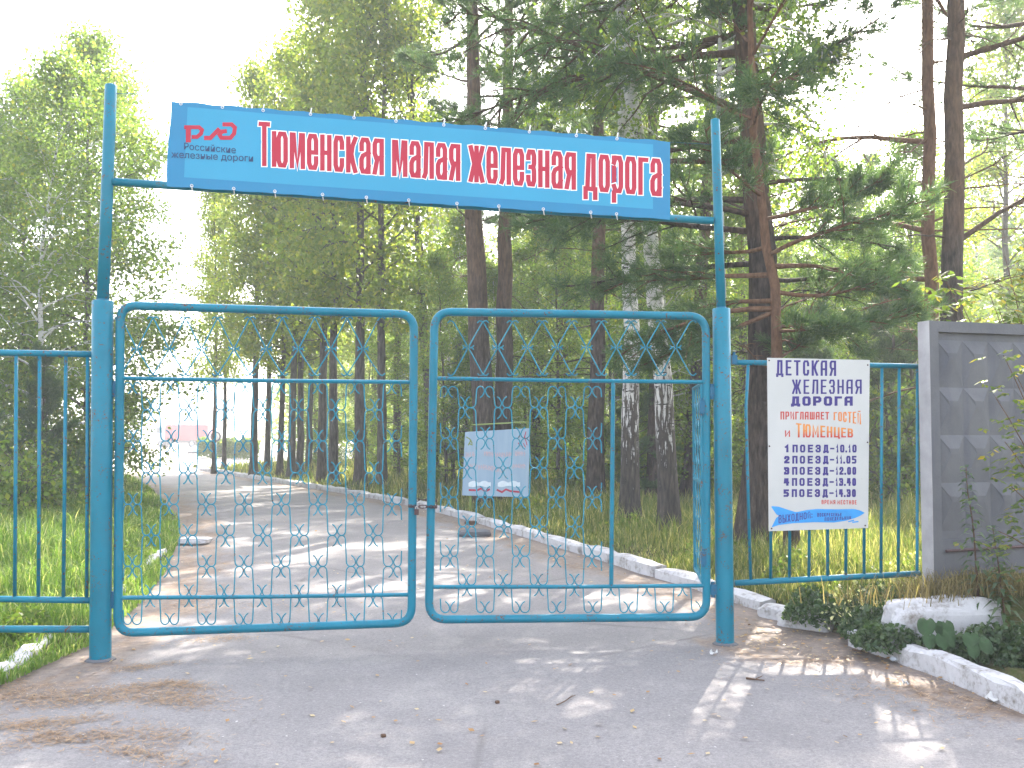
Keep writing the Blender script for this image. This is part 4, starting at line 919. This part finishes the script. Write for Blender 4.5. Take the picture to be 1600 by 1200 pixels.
# left thicket
lt = [(-10.2, 24, 1.13, 0, 'tallest leafy birch of the thicket left of the road, behind the left post'), (-9.6, 20.5, .95, 1, 'leafy birch at the road side of the left thicket'), (-11.6, 18.5, .9, 2, 'leafy tree over the left railing panel nearest the road'), (-16.5, 26, 1.1, 1, 'leafy tree at the back left of the left thicket'), (-14.2, 20, .85, 0, 'leafy tree behind the left railing panel at the frame edge'), (-12.2, 29, 1.2, 2, 'leafy birch at the far end of the left thicket beside the road'), (-18.5, 31, 1.1, 0, 'leafy tree at the far left edge of the thicket')]
lt += [(-11.6, 22.0, .8, 0, 'leafy birch straight behind the left post'), (-17.4, 28.5, 1.2, 1, 'leafy tree behind the rear of the left thicket'), (-13.9, 27, 1.0, 1, 'leafy tree deep in the left thicket'), (-12.6, 25.5, 1.05, 2, 'leafy tree in the middle of the far left thicket')]
for x, y, s, k, lab in lt: plant('thicket_birch', P_LEFT[k], (x, y, .1), x * 3, s, lab, 'tree', 'trees of the thicket left of the road')
lp = [(-9.0, 15.8, .62, 0, 'young pine behind the left railing panel close to the left post'), (-10.9, 16.5, .75, 1, 'young pine at the middle of the left railing panel'), (-8.6, 18.3, .5, 1, 'young pine at the road edge of the left thicket'), (-12.6, 17.5, .8, 0, 'young pine at the left frame edge behind the railing')]
for x, y, s, k, lab in lp: plant('young_pine', P_YPIN[k], (x, y, .1), y, s, lab, 'tree', 'young pines in the left thicket')
ls = [(-7.7, 14.8, 1.0, 0), (-9.4, 14.2, .9, 1), (-8.1, 16.6, .9, 0), (-11, 14.9, 1.0, 2), (-9.0, 20.3, .9, 0), (-10.6, 23.0, .9, 1), (-12.2, 26.5, .9, 0)]
for i, (x, y, s, k) in enumerate(ls): plant('thicket_shrub', P_SHR[k], (x, y, .05), i * 1.9, s, 'green shrub filling the foot of the thicket left of the road', 'shrub', 'shrubs at the foot of the left thicket', ('stems', 'foliage'))

# the depth of the forest
rf = np.random.default_rng(77)
def spread_out(n, y0, y1, mind, used, xmax=.60, margin=1.8):
    out = []; tries = 0
    while len(out) < n and tries < 6000:
        tries += 1; Y = y0 + (y1 - y0) * rf.uniform() ** .8; a = float(edge_right(Y)) + margin; c = xmax * Y + 2; x = rf.uniform(a, c)
        if Y > 38 and x < -.26 * Y: continue
        if all((x - u) ** 2 + (Y - w) ** 2 > mind ** 2 for u, w in used + out): out.append((x, Y))
    return out
heroes = [(o.location.x, o.location.y) for o in SC.objects if o.parent is None and o.get('category') == 'tree']
far = spread_out(64, 21, 78, 2.1, heroes)
lab = {'b': 'white trunked birch standing deep in the forest behind the gate', 'p': 'dark trunked pine standing deep in the forest behind the gate', 'a': 'grey trunked leafy tree standing deep in the forest behind the gate'}
for i, (x, y) in enumerate(far):
    low = .27 < x / y < .44; k = 'bpapbaap'[i % 8]; pr_ = {'b': P_BIR[i % 2], 'p': P_PIN[(i // 2) % 2], 'a': P_ASP[i % 3]}[k]
    plant({'b': 'forest_birch', 'p': 'forest_pine', 'a': 'forest_tree'}[k], pr_, (x, y, gz(x, y) - .05), rf.uniform(0, 6.28), rf.uniform(.85, 1.15) * (min(1, .30 + y * .0085) if low else 1), lab[k], 'tree', {'b': 'birches deep in the forest', 'p': 'pines deep in the forest', 'a': 'leafy trees deep in the forest'}[k])
yb = [(-1.6, 24.5), (-.4, 26), (1.2, 25.5), (2.4, 23.5), (3.3, 21.5), (.4, 29), (5.4, 22.5), (6.9, 23.5), (8.4, 21), (-3.4, 30), (-2.2, 33), (4.4, 28)] + spread_out(64, 24, 72, 1.5, heroes + far, .58, 2.2)
for i, (x, y) in enumerate(yb): plant('young_birch', P_LEFT[i % 3], (x, y, gz(x, y) - .05), rf.uniform(0, 6.28), rf.uniform(.5, .85), 'young leafy birch filling the space between the forest trunks', 'tree', 'young birches between the forest trunks')
us = spread_out(84, 18.5, 62, 1.2, heroes, .58, 2.6)
for i, (x, y) in enumerate(us):
    plant('forest_shrub', P_SHR[i % 3], (x, y, gz(x, y) - .05), rf.uniform(0, 6.28), rf.uniform(.7, 1.25), 'leafy shrub of the undergrowth between the forest trunks', 'shrub', 'shrubs of the forest undergrowth', ('stems', 'foliage'))
for i, (x, y, s) in enumerate(((2.6, 20.5, .55), (5.6, 18.5, .6), (7.4, 19.5, .8), (-1.2, 27, .7), (9.5, 24, .8), (4.3, 26, .7))):
    plant('forest_young_pine', P_YPIN[i % 2], (x, y, gz(x, y)), i * 2.0, s, 'young pine growing among the trunks of the forest', 'tree', 'young pines among the forest trunks')

def far_wood():
    q = np.random.default_rng(170); mb = MB(); T = MB(); n = 420
    for i in range(n):
        Y = q.uniform(62, 115); x = q.uniform(-.235 * Y, .62 * Y); a = x / Y; h = q.uniform(9, 16) * (.62 if .27 < a < .43 else 1) * (.75 if a < -.12 else 1); w = q.uniform(1.6, 3)
        m = 210; u = q.uniform(0, 1, m) ** .8; rr_ = w * np.sqrt(q.uniform(0, 1, m)) * (1.05 - u * .75); t = q.uniform(0, 6.283, m)
        cards(mb, np.stack([x + rr_ * np.cos(t), Y + rr_ * np.sin(t), .3 + u * h], 1), .42, .8, q, .3)
    return kind(mb.build('distant_forest', M_ASPENLEAF), 'stuff')
far_wood()
# ------------------------------------------------------------------ far end of the road
def far_row():
    for i, (x, y, s) in enumerate(((-88, 190, 1.0), (-78, 200, .8), (-70, 195, .9), (-64, 205, .8), (-55, 198, .9), (-47, 192, .8), (-100, 198, 1.1), (-112, 190, 1.0))):
        plant('distant_tree', P_LEFT[i % 3], (x, y, 0), i, s, 'pale hazy tree far beyond the yard at the end of the road', 'tree', 'hazy trees far beyond the yard')
far_row()
M_TRUCKRED = plain('faded_red_metal', (.30, .02, .04), .5, .08, 1.5); M_CAB = plain('grey_blue_metal', (.28, .34, .42), .5, .08, 2); M_UNDER = plain('dark_chassis', (.05, .045, .06), .7, .2, 3)
M_GLASS = plain('dark_window', (.05, .06, .08), .15, .05); M_PALEWALL = plain('pale_rendered_wall', (.72, .71, .68), .8, .04, .5); M_ROOF = plain('grey_sheet_roof', (.30, .29, .31), .6, .1, 1)
def truck():
    Y = 95; a = P(253, 694, Y); b = P(329, 694, Y); L0 = b.x - a.x; t = empty('red_truck', (a.x + L0 / 2, Y, 0), 'faded red truck with grey cab parked across the far end of the road', 'truck')
    mb = MB(); mb.box((a.x + L0 * .57, Y, 1.38), L0 * .86, 1.9, 1.40); mb.box((a.x + L0 * .57, Y, 2.11), L0 * .82, 1.7, .06); mb.build('body', M_TRUCKRED, t)
    mb = MB(); c = [(a.x - .35, .62), (a.x + L0 * .13, .62), (a.x + L0 * .13, 2.05), (a.x - .05, 2.05), (a.x - .35, 1.4)]
    mb.prism([(x, Y - 1.05, z) for x, z in c], [(x, Y + 1.05, z) for x, z in c]); cb_ = mb.build('cab', M_CAB, t)
    mb = MB(); mb.box((a.x + L0 * .03, Y - 1.07, 1.65), .5, .03, .5); sub('window', mb, M_GLASS, cb_)
    mb = MB(); mb.box((a.x + L0 * .5, Y, .55), L0 * 1.02, 1.6, .26); mb.build('chassis', M_UNDER, t)
    for s in (.06, .68, .86):
        mb = MB(); x = a.x + L0 * s; mb.tube([(x, Y - 1.0, .38), (x, Y - .96, .38), (x, Y + .96, .38), (x, Y + 1.0, .38)], [.30, .38, .38, .30], 16); w = mb.build('wheel', M_UNDER, t, True)
        mb = MB(); mb.tube([(x, Y - 1.02, .38), (x, Y - .99, .38)], .18, 12); sub('rim', mb, M_CAB, w)
truck()
def building():
    Y = 165; a = P(196, 690, Y); b = P(352, 690, Y); w = b.x - a.x; h = P(300, 642, Y).z; t = empty('pale_building', (a.x + w / 2, Y + 5, 0), 'long pale single storey building at the end of the road behind the truck', 'building')
    mb = MB(); mb.box((a.x + w / 2, Y + 5, h / 2), w, 10, h); mb.build('wall', M_PALEWALL, t)
    mb = MB(); mb.prism([(a.x - .4, Y - .4, h), (a.x - .4, Y + 10.4, h), (a.x - .4, Y + 5, h + 1.2)], [(b.x + .4, Y - .4, h), (b.x + .4, Y + 10.4, h), (b.x + .4, Y + 5, h + 1.2)]); mb.build('roof', M_ROOF, t)
    for k in range(6):
        mb = MB(); mb.box((a.x + w * (.1 + .16 * k), Y - .02, h * .55), 1.2, .1, 1.3); mb.build('window', M_GLASS, t)
building()
def road_sign():
    Y = 52; c = P(337.5, 682, Y); r_ = 7 / F * Y; t = empty('round_road_sign', (c.x, Y, 0), 'small round road sign with dark rim seen beyond the left gate leaf', 'road sign')
    mb = MB(); mb.tube([(c.x, Y - .02, c.z), (c.x, Y + .02, c.z)], r_, 24); mb.build('plate', plain('sign_grey', (.42, .40, .38), .5, .1), t)
    mb = MB(); mb.tube([(c.x + r_ * math.cos(q), Y - .025, c.z + r_ * math.sin(q)) for q in np.linspace(0, 6.283, 33)[:-1]], .045, 6, closed=True); mb.build('rim', M_UNDER, t, True)
    mb = MB(); mb.tube([(c.x, Y - .03, c.z), (c.x, Y - .021, c.z)], r_ * .36, 16); mb.build('emblem', M_CAB, t)
    mb = MB(); mb.tube([(c.x, Y + .05, -.1), (c.x, Y + .05, c.z + r_ * .8)], .03, 8); mb.build('pole', M_CAB, t, True)
road_sign()
def utility_box():
    Y = 70; c = P(306, 700, Y); t = empty('utility_box', (c.x, Y, 0), 'small pale blue box on a dark plinth at the left end of the clipped hedge', 'utility box')
    mb = MB(); mb.box((c.x, Y, .30), .42, .4, .34); mb.build('body', plain('pale_blue_paint', (.30, .42, .55), .4, .05), t)
    mb = MB(); mb.prism([(c.x - .24, Y - .22, .475), (c.x + .24, Y - .22, .475), (c.x + .24, Y - .22, .50), (c.x - .24, Y - .22, .54)], [(c.x - .24, Y + .22, .475), (c.x + .24, Y + .22, .475), (c.x + .24, Y + .22, .50), (c.x - .24, Y + .22, .54)]); mb.build('lid', M_CAB, t)
    mb = MB(); mb.box((c.x - .1, Y, .055), .8, .5, .15); mb.build('plinth', M_UNDER, t)
utility_box()
def hedge():
    rg = np.random.default_rng(90); a, b = P(312, 700, 60), P(402, 700, 56); t = empty('clipped_hedge', ((a.x + b.x) / 2, 58, 0), 'low clipped green hedge beyond the grass island', 'hedge'); n = 7000
    s = rg.uniform(0, 1, n); h = rg.uniform(0, 1, n) ** .7; C = np.stack([a.x + (b.x - a.x) * s, a.y + (b.y - a.y) * s + rg.uniform(-.5, .5, n), h * (1.05 + .12 * np.sin(s * 25)) + .05], 1)
    mb = MB(); cards(mb, C, .16, .8, rg); mb.build('foliage', M_SHRUB, t)
    mb = MB()
    for k in range(26): q = k / 25; x, y = a.x + (b.x - a.x) * q, a.y + (b.y - a.y) * q; mb.tube(limb([x, y, -.1], [.1, 0, 1], 1.0, 4, rg, 0, .2), .015, 4)
    mb.build('stems', M_GREY, t)
hedge()

# ------------------------------------------------------------------ grass, low plants, litter
def blades(mb, X, Y, Z, h, w, rg, lean=.5):
    n = len(X); az = rg.uniform(0, 6.283, n); la = rg.uniform(.1, 1, n) * lean; b = np.stack([X, Y, Z], 1); dirv = np.stack([np.cos(az), np.sin(az), np.zeros(n)], 1); face = rg.uniform(0, 6.283, n)
    sd = np.stack([np.cos(face), np.sin(face), np.zeros(n)], 1) * (w / 2)[:, None]; m = b + dirv * (la * h * .35)[:, None] + np.array([0, 0, 1]) * (h * .58)[:, None]; t = b + dirv * (la * h * 1.0)[:, None] + np.array([0, 0, 1]) * (h * (1 - .35 * la))[:, None]
    v = np.stack([b - sd, b + sd, m + sd * .8, m - sd * .8, t], 1).reshape(-1, 3); i = np.arange(n)[:, None] * 5
    mb.add(v, np.concatenate([i + [[0, 1, 2, 3]], i + [[3, 2, 4, 4]]], 0))
def clump(x, y): return .5 + .5 * np.sin(x * 1.9 + 1.3 * np.sin(y * 1.1)) * np.sin(y * 1.6 + np.sin(x * .8))
rg = np.random.default_rng(101)
n = 120000; Y = 6.6 * (46 / 6.6) ** rg.uniform(0, 1, n); a = edge_right(Y) + .17; b = .57 * Y + 1.2; X = a + (b - a) * rg.uniform(0, 1, n) ** 1.15
k = (b > a) & ~((Y < 7.9) & (X > 3.05)) & ~((X > 3.1) & (Y < 8.3) & (Y > 7.5)); X, Y, a = X[k], Y[k], a[k]; o = X - a
h = (.10 + .26 * rg.uniform(0, 1, len(X)) ** 1.3) * (.55 + .75 * clump(X, Y)) * np.clip(.45 + o / 1.4, .4, 1.25); w = .0055 + .00075 * Y
mb = MB(); blades(mb, X, Y, ground_z(X, Y, True) - .02, h, w, rg); kind(mb.build('forest_grass', M_GRASS), 'stuff')
n = 62000; Y = 5.3 * (33 / 5.3) ** rg.uniform(0, 1, n); b = edge_left(Y) + .05; a = -.57 * Y - 1.4; X = b - (b - a) * rg.uniform(0, 1, n) ** 1.15; k = b > a; X, Y, b = X[k], Y[k], b[k]; o = b - X
h = (.08 + .24 * rg.uniform(0, 1, len(X)) ** 1.3) * (.55 + .8 * clump(X, Y)) * np.clip(.5 + o / 1.0, .4, 1.5); w = .006 + .0008 * Y
mb = MB(); blades(mb, X, Y, ground_z(X, Y, False) - .02, h, w, rg, .8); kind(mb.build('roadside_grass', M_GRASSL), 'stuff')
# dry grass on the mound and sparse stalks along the fence
n = 1500; X = rg.normal(3.5, .42, n); Y = rg.normal(7.45, .13, n); Z = .36 + .10 * np.exp(-((X - 3.6) / .7) ** 2)
mb = MB(); blades(mb, X, Y, Z, rg.uniform(.06, .24, n), np.full(n, .007), rg, 1.1); kind(mb.build('dry_grass', M_DRY), 'stuff')
# broad low weeds
def weeds(name, pts, n, sz, zmax, mat, seed):
    q = np.random.default_rng(seed); mb = MB()
    for (cx, cyy, rx, ry, dens) in pts:
        m = int(n * dens); r_ = np.sqrt(q.uniform(0, 1, m)); t = q.uniform(0, 6.283, m); X = cx + rx * r_ * np.cos(t); Y = cyy + ry * r_ * np.sin(t); hh = zmax * np.sqrt(np.clip(1 - r_ ** 2, .05, 1)) * (.5 + .5 * clump(X * 3, Y * 3))
        cards(mb, np.stack([X, Y, .06 + hh * q.uniform(.25, 1.05, m)], 1), sz, .62, q, -.2)
    return kind(mb.build(name, mat), 'stuff')
weeds('low_weeds', [(2.95, 7.75, .42, .32, 1), (2.75, 7.35, .25, .3, .5), (3.35, 6.95, .45, .14, .5), (3.75, 6.75, .5, .28, 1.1), (4.1, 6.5, .6, .4, 1.2), (3.8, 6.25, .4, .28, 1.0), (3.55, 6.5, .22, .2, .5), (3.6, 5.95, .2, .2, .4), (4.4, 6.0, .5, .45, 1.0), (4.5, 5.4, .5, .5, .7), (2.55, 8.3, .3, .3, .4), (3.3, 8.4, .7, .4, .7)], 4200, .050, .34, M_COVER, 3)
weeds('forest_weeds', [(3.6, 9.3, .9, .5, .8), (2.9, 9.9, .5, .4, .4), (4.6, 10.4, .9, .6, .7), (2.6, 12.2, .6, .8, .4), (4.4, 13.4, 1.2, .8, .6), (1.9, 15, .8, .7, .4), (6.0, 11.5, 1, .8, .6), (.6, 18.6, .8, 1, .4), (3.8, 8.7, .5, .25, .5)], 1300, .055, .42, M_SHRUB, 8)
weeds('pale_weeds', [(3.7, 9.2, .9, .4, 1), (4.6, 10.2, .8, .5, .8), (3.0, 8.5, .4, .3, .5), (2.8, 7.9, .4, .3, .4)], 420, .04, .50, M_PALELEAF, 9)
weeds('roadside_weeds', [(-4.3, 8.2, .6, .9, 1), (-5.0, 7.2, .9, .8, 1), (-4.0, 6.6, .4, .4, .5), (-5.3, 12, .8, 1.6, 1), (-6.3, 15, .9, 1.2, 1), (-3.75, 7.6, .25, .5, .4)], 2400, .05, .26, M_SHRUB, 4)
# broad burdock plants by the footing block
def burdock(cx, cyy, n, sz, label):
    q = np.random.default_rng(int(cx * 100)); t = empty('burdock_plant', (cx, cyy, .1), label, 'plant')
    for i in range(n):
        a = i * 2.4; d = np.array([math.cos(a), math.sin(a) - .4, 0]); s = sz * q.uniform(.7, 1.1); b0 = np.array([cx, cyy, .12]); tip = b0 + d * s * .7 + [0, 0, s * q.uniform(.9, 1.7)]
        mb = MB(); mb.tube([b0, (b0 + tip) / 2 + [0, 0, .03], tip], [.007, .005, .004], 5); st = mb.build('stalk', M_COVER, t)
        nrm = unit(np.array([d[0] * .5, -.75 + .3 * d[1], .55])); ax = unit(np.cross(nrm, [0, 0, 1.0])); ay = np.cross(ax, nrm); mb = MB(); ring = []
        for k in range(16):
            th = k / 16 * 6.283; rr_ = s * (.62 + .025 * math.sin(7 * th)) * (1 - .35 * math.exp(-((th - 3.14159 / 2) ** 2) * 8)) * (1 + .25 * math.exp(-((th - 4.712) ** 2) * 5)); ring.append(tip + ax * rr_ * .85 * math.cos(th) + ay * rr_ * math.sin(th) + nrm * (.07 * s * math.sin(3 * th) - .06 * s))
        v = ring + [tip + nrm * .015]; mb.add(v, [[k, (k + 1) % 16, 16, 16] for k in range(16)]); mb.build('leaf', M_BURDOCK, t, True)
bp1 = P(1462, 958, 6.95); burdock(bp1.x, 6.95, 6, .115, 'broad leaved burdock in front of the white footing block'); bp2 = P(1530, 985, 6.7); burdock(bp2.x, 6.7, 5, .10, 'smaller burdock right of the white footing block')
# the tall weed against the wall
def stalk(px, Yd, ztop, seed, label, zb=.3):
    q = np.random.default_rng(seed); b0 = P(px, 672, Yd); t = empty('willowherb', (b0.x, Yd, zb), label, 'plant'); s = limb([b0.x, Yd, zb - .1], [.03, 0, 1], ztop - zb + .1, 12, q, 0, .03)
    mb = MB(); mb.tube(s, np.linspace(.009, .003, 13), 6); mb.build('stem', M_TWIG, t, True); mb = MB()
    for k in range(84):
        f = .12 + .88 * k / 83; i = min(int(f * 12), 11); p = s[i] + (s[i + 1] - s[i]) * (f * 12 - i); a = k * 2.4; l = .17 * (1.1 - f * .75); d = np.array([math.cos(a), math.sin(a), .25 - .5 * (1 - f)]); m_ = p + d * l * .55 + [0, 0, .01]; e = p + d * l - np.array([0, 0, l * .3]); w_ = np.array([-math.sin(a), math.cos(a), 0]) * .017
        mb.add([p, m_ - w_, e, m_ + w_], [[0, 1, 2, 3]])
    mb.build('leaves', M_COVER, t)
stalk(1523, 7.35, 1.38, 1, 'tall willowherb with narrow leaves standing against the concrete wall'); stalk(1563, 7.2, .95, 2, 'shorter willowherb at the right against the concrete wall'); 
# maple saplings
def sapling(label, base, tips, seed, nleaf, sz):
    q = np.random.default_rng(seed); t = empty('maple_sapling', base, label, 'sapling'); T, Cn = MB(), MB(); b0 = np.array(tuple(base))
    for tp in tips:
        tp = np.array(tuple(tp)); mid = b0 * .45 + tp * .55 + [0, 0, .25]; pts = [b0 * (1 - u) ** 2 + 2 * mid * u * (1 - u) + tp * u * u for u in np.linspace(0, 1, 9)]; T.tube(pts, np.linspace(.011, .003, 9), 6)
        for k in range(nleaf):
            u = q.uniform(.35, 1.02); p = b0 * (1 - u) ** 2 + 2 * mid * u * (1 - u) + tp * u * u + q.normal(size=3) * [.13, .10, .09]; a = q.uniform(0, 6.283); d = unit(np.array([math.cos(a), math.sin(a), -.25]))
            sd = unit(np.cross(d, [0, 0, 1])); up = np.array([0, 0, 1.0])
            for j in range(5):                                            # compound leaf of five leaflets
                r_ = (j // 2 + 1) * .5 * sz if j < 4 else 1.5 * sz; c = p + d * r_; dl = unit(d * .7 + sd * (0 if j == 4 else (1 if j % 2 else -1)) * .8 + up * -.2); l = sz * q.uniform(.8, 1.2); w_ = np.cross(dl, up + q.normal(size=3) * .3); w_ = unit(w_) * l * .22
                Cn.add([c, c + dl * l * .45 + w_, c + dl * l, c + dl * l * .45 - w_], [[0, 1, 2, 3]])
    T.build('stems', M_TWIG, t, True); Cn.build('foliage', M_MAPLE, t)
sapling('maple sapling arching over the top of the concrete wall', (4.95, 8.75, .2), [P(x, y, Yd) for x, y, Yd in ((1478, 440, 8.5), (1500, 470, 8.6), (1545, 455, 8.7), (1570, 400, 8.8), (1600, 420, 8.8), (1560, 480, 8.5), (1610, 470, 8.6), (1630, 380, 9), (1590, 490, 8.4))], 5, 46, .085)
sapling('maple sapling in front of the concrete wall at the right edge', (4.25, 7.1, .1), [P(x, y, Yd) for x, y, Yd in ((1568, 555, 7.2), (1555, 620, 7.1), (1590, 590, 7.2), (1570, 690, 7.0), (1600, 650, 7.2), (1580, 760, 6.9), (1600, 720, 7.0), (1560, 830, 6.9), (1610, 800, 7.0))], 6, 30, .06)

# litter on the ground: needles, fallen leaves, twigs, paper
rl_ = np.random.default_rng(140)
def flat(mb, X, Y, Z, ln, wd, q):
    n = len(X); a = q.uniform(0, 6.283, n); t = q.normal(0, .12, n); d = np.stack([np.cos(a), np.sin(a), t], 1) * (ln / 2)[:, None]; s = np.stack([-np.sin(a), np.cos(a), q.normal(0, .2, n)], 1) * (wd / 2)[:, None]; c = np.stack([X, Y, Z], 1)
    mb.add(np.stack([c - d, c + s, c + d, c - s], 1).reshape(-1, 3), np.arange(n)[:, None] * 4 + np.arange(4))
mb = MB()
for (x, y, rx, ry, n) in ((150, 1088, .45, .12, 700), (262, 1078, .28, .06, 300), (60, 1130, .35, .07, 420), (270, 1098, .34, .10, 420), (110, 1162, .34, .06, 330), (338, 1003, .25, .07, 160), (252, 1150, .26, .08, 170), (75, 1150, .1, .04, 80), (220, 1043, .2, .06, 160), (215, 1180, .3, .06, 220), (20, 1085, .35, .15, 400), (390, 950, .7, .12, 130), (310, 940, .5, .2, 260), (430, 880, .6, .1, 60), (1250, 1030, .6, .22, 260), (1400, 1075, .5, .2, 260), (1200, 990, .4, .2, 160), (1530, 1110, .4, .2, 260), (1050, 960, .4, .12, 120), (1080, 905, .5, .2, 160)):
    c = G(x, y); m = int(n * 2.0); X = c.x + rl_.normal(0, rx * .6, m); Y = c.y + rl_.normal(0, ry * 1.1, m) + .10 * np.sin(X * 5); flat(mb, X, Y, .008 + rl_.uniform(0, .012, m), rl_.uniform(.03, .07, m), rl_.uniform(.003, .006, m), rl_)
kind(mb.build('pine_litter', M_PINELITTER), 'stuff')
n = 900; Y = 4.2 * (30 / 4.2) ** rl_.uniform(0, 1, n); l, r_ = edge_left(Y), edge_right(Y); u = rl_.beta(.45, .45, n); X = l + (r_ - l) * u; X = np.where(rl_.uniform(0, 1, n) < .2, rl_.uniform(-.4, .45, n) * Y, X)
mb = MB(); flat(mb, X, Y, .012 + rl_.uniform(0, .01, n), rl_.uniform(.02, .055, n), rl_.uniform(.015, .035, n), rl_)
X = rl_.uniform(1.7, 4.2, 420); Y = 7.7 - (X - 2.2) * .8 + rl_.normal(0, .35, 420); flat(mb, X, Y, .013 + rl_.uniform(0, .012, 420), rl_.uniform(.02, .05, 420), rl_.uniform(.015, .03, 420), rl_)
kind(mb.build('fallen_leaves', M_FALLEN), 'stuff')
n = 330; Y = 3.9 * (16 / 3.9) ** rl_.uniform(0, 1, n); X = rl_.uniform(-.5, .5, n) * Y; k = (X > edge_left(Y)) & (X < edge_right(Y)); X, Y = X[k], Y[k]; m = len(X)
mb = MB(); flat(mb, X, Y, .010 + rl_.uniform(0, .006, m), rl_.uniform(.008, .022, m), rl_.uniform(.006, .016, m), rl_); kind(mb.build('gravel_specks', M_SPECK), 'stuff')
def twig(a, b, label, cat='twig', r_=.006):
    p, q = G(*a), G(*b); t = limb([p.x, p.y, .014], [q.x - p.x, q.y - p.y, 0], (q - p).length, 6, rl_, 0, .10); t[:, 2] = .014; mb = MB(); mb.tube(t, np.linspace(r_, r_ * .5, 7), 6); d = limb(t[3], [t[4][0] - t[3][0] + .04, t[4][1] - t[3][1] + .05, .02], .07, 3, rl_, 0, .1); mb.tube(d, [r_ * .6, r_ * .5, r_ * .4, r_ * .3], 5)
    o = mb.build('fallen_twig', M_TWIG); tag(o, label, cat)
twig((1166, 1063), (1194, 1067), 'short dark twig on the asphalt right of the gate post', r_=.008); twig((1332, 1018), (1352, 1024), 'thin brown twig beside the end of the near kerb'); twig((870, 1105), (905, 1090), 'faint thin twig lying in the middle of the asphalt', r_=.004)
def scrap(x, y, w, label, mat, seed, h=.03, name='paper_scrap'):
    q = np.random.default_rng(seed); c = G(x, y); n = 5; v = []
    for i in range(n):
        for j in range(n): v.append((c.x + (i / 4 - .5) * w + q.normal(0, w * .06), c.y + (j / 4 - .5) * w * .8 + q.normal(0, w * .06), .012 + h * abs(q.normal(0, .6))))
    mb = MB(); mb.add(v, [[i * n + j, i * n + j + 1, (i + 1) * n + j + 1, (i + 1) * n + j] for i in range(n - 1) for j in range(n - 1)]); tag(mb.build(name, mat), label, 'litter')
scrap(1398, 1036, .06, 'small crumpled silver wrapper in front of the near kerb', M_FOIL, 1, .06, 'foil_wrapper'); scrap(1562, 1098, .13, 'white paper scrap lying against the near kerb at the right', M_PAPER, 2, .04)
scrap(1115, 1025, .05, 'tiny white paper scrap on the asphalt below the right post', M_PAPER, 3); scrap(1415, 1073, .04, 'white paper fleck in the dirt strip by the near kerb', M_PAPER, 4)
for x, y, lab_ in ((777, 1100, 'small brown pinecone near the middle of the asphalt'), (599, 1153, 'small brown pinecone near the bottom of the asphalt, left of centre')):
    c = G(x, y); lump('fallen_pinecone', (c.x, c.y, .012), .015, .011, .010, x, M_TWIG, lab_, 'pinecone', None, .4, 2)

# ------------------------------------------------------------------ the hazy air
HAZE = 0.0024
mb = MB(); mb.box((0, 195, 11.5), 700, 500, 26); hz = mb.build('haze', []); kind(hz, 'stuff')
hm = bpy.data.materials.new('haze_air'); hm.use_nodes = True; ht = hm.node_tree; ht.nodes.clear(); ho = ht.nodes.new('ShaderNodeOutputMaterial'); hv = ht.nodes.new('ShaderNodeVolumePrincipled')
hv.inputs['Color'].default_value = (.95, .96, 1, 1); hv.inputs['Density'].default_value = HAZE; hv.inputs['Anisotropy'].default_value = .1
ht.links.new(hv.outputs[0], ho.inputs['Volume']); hz.data.materials.append(hm)
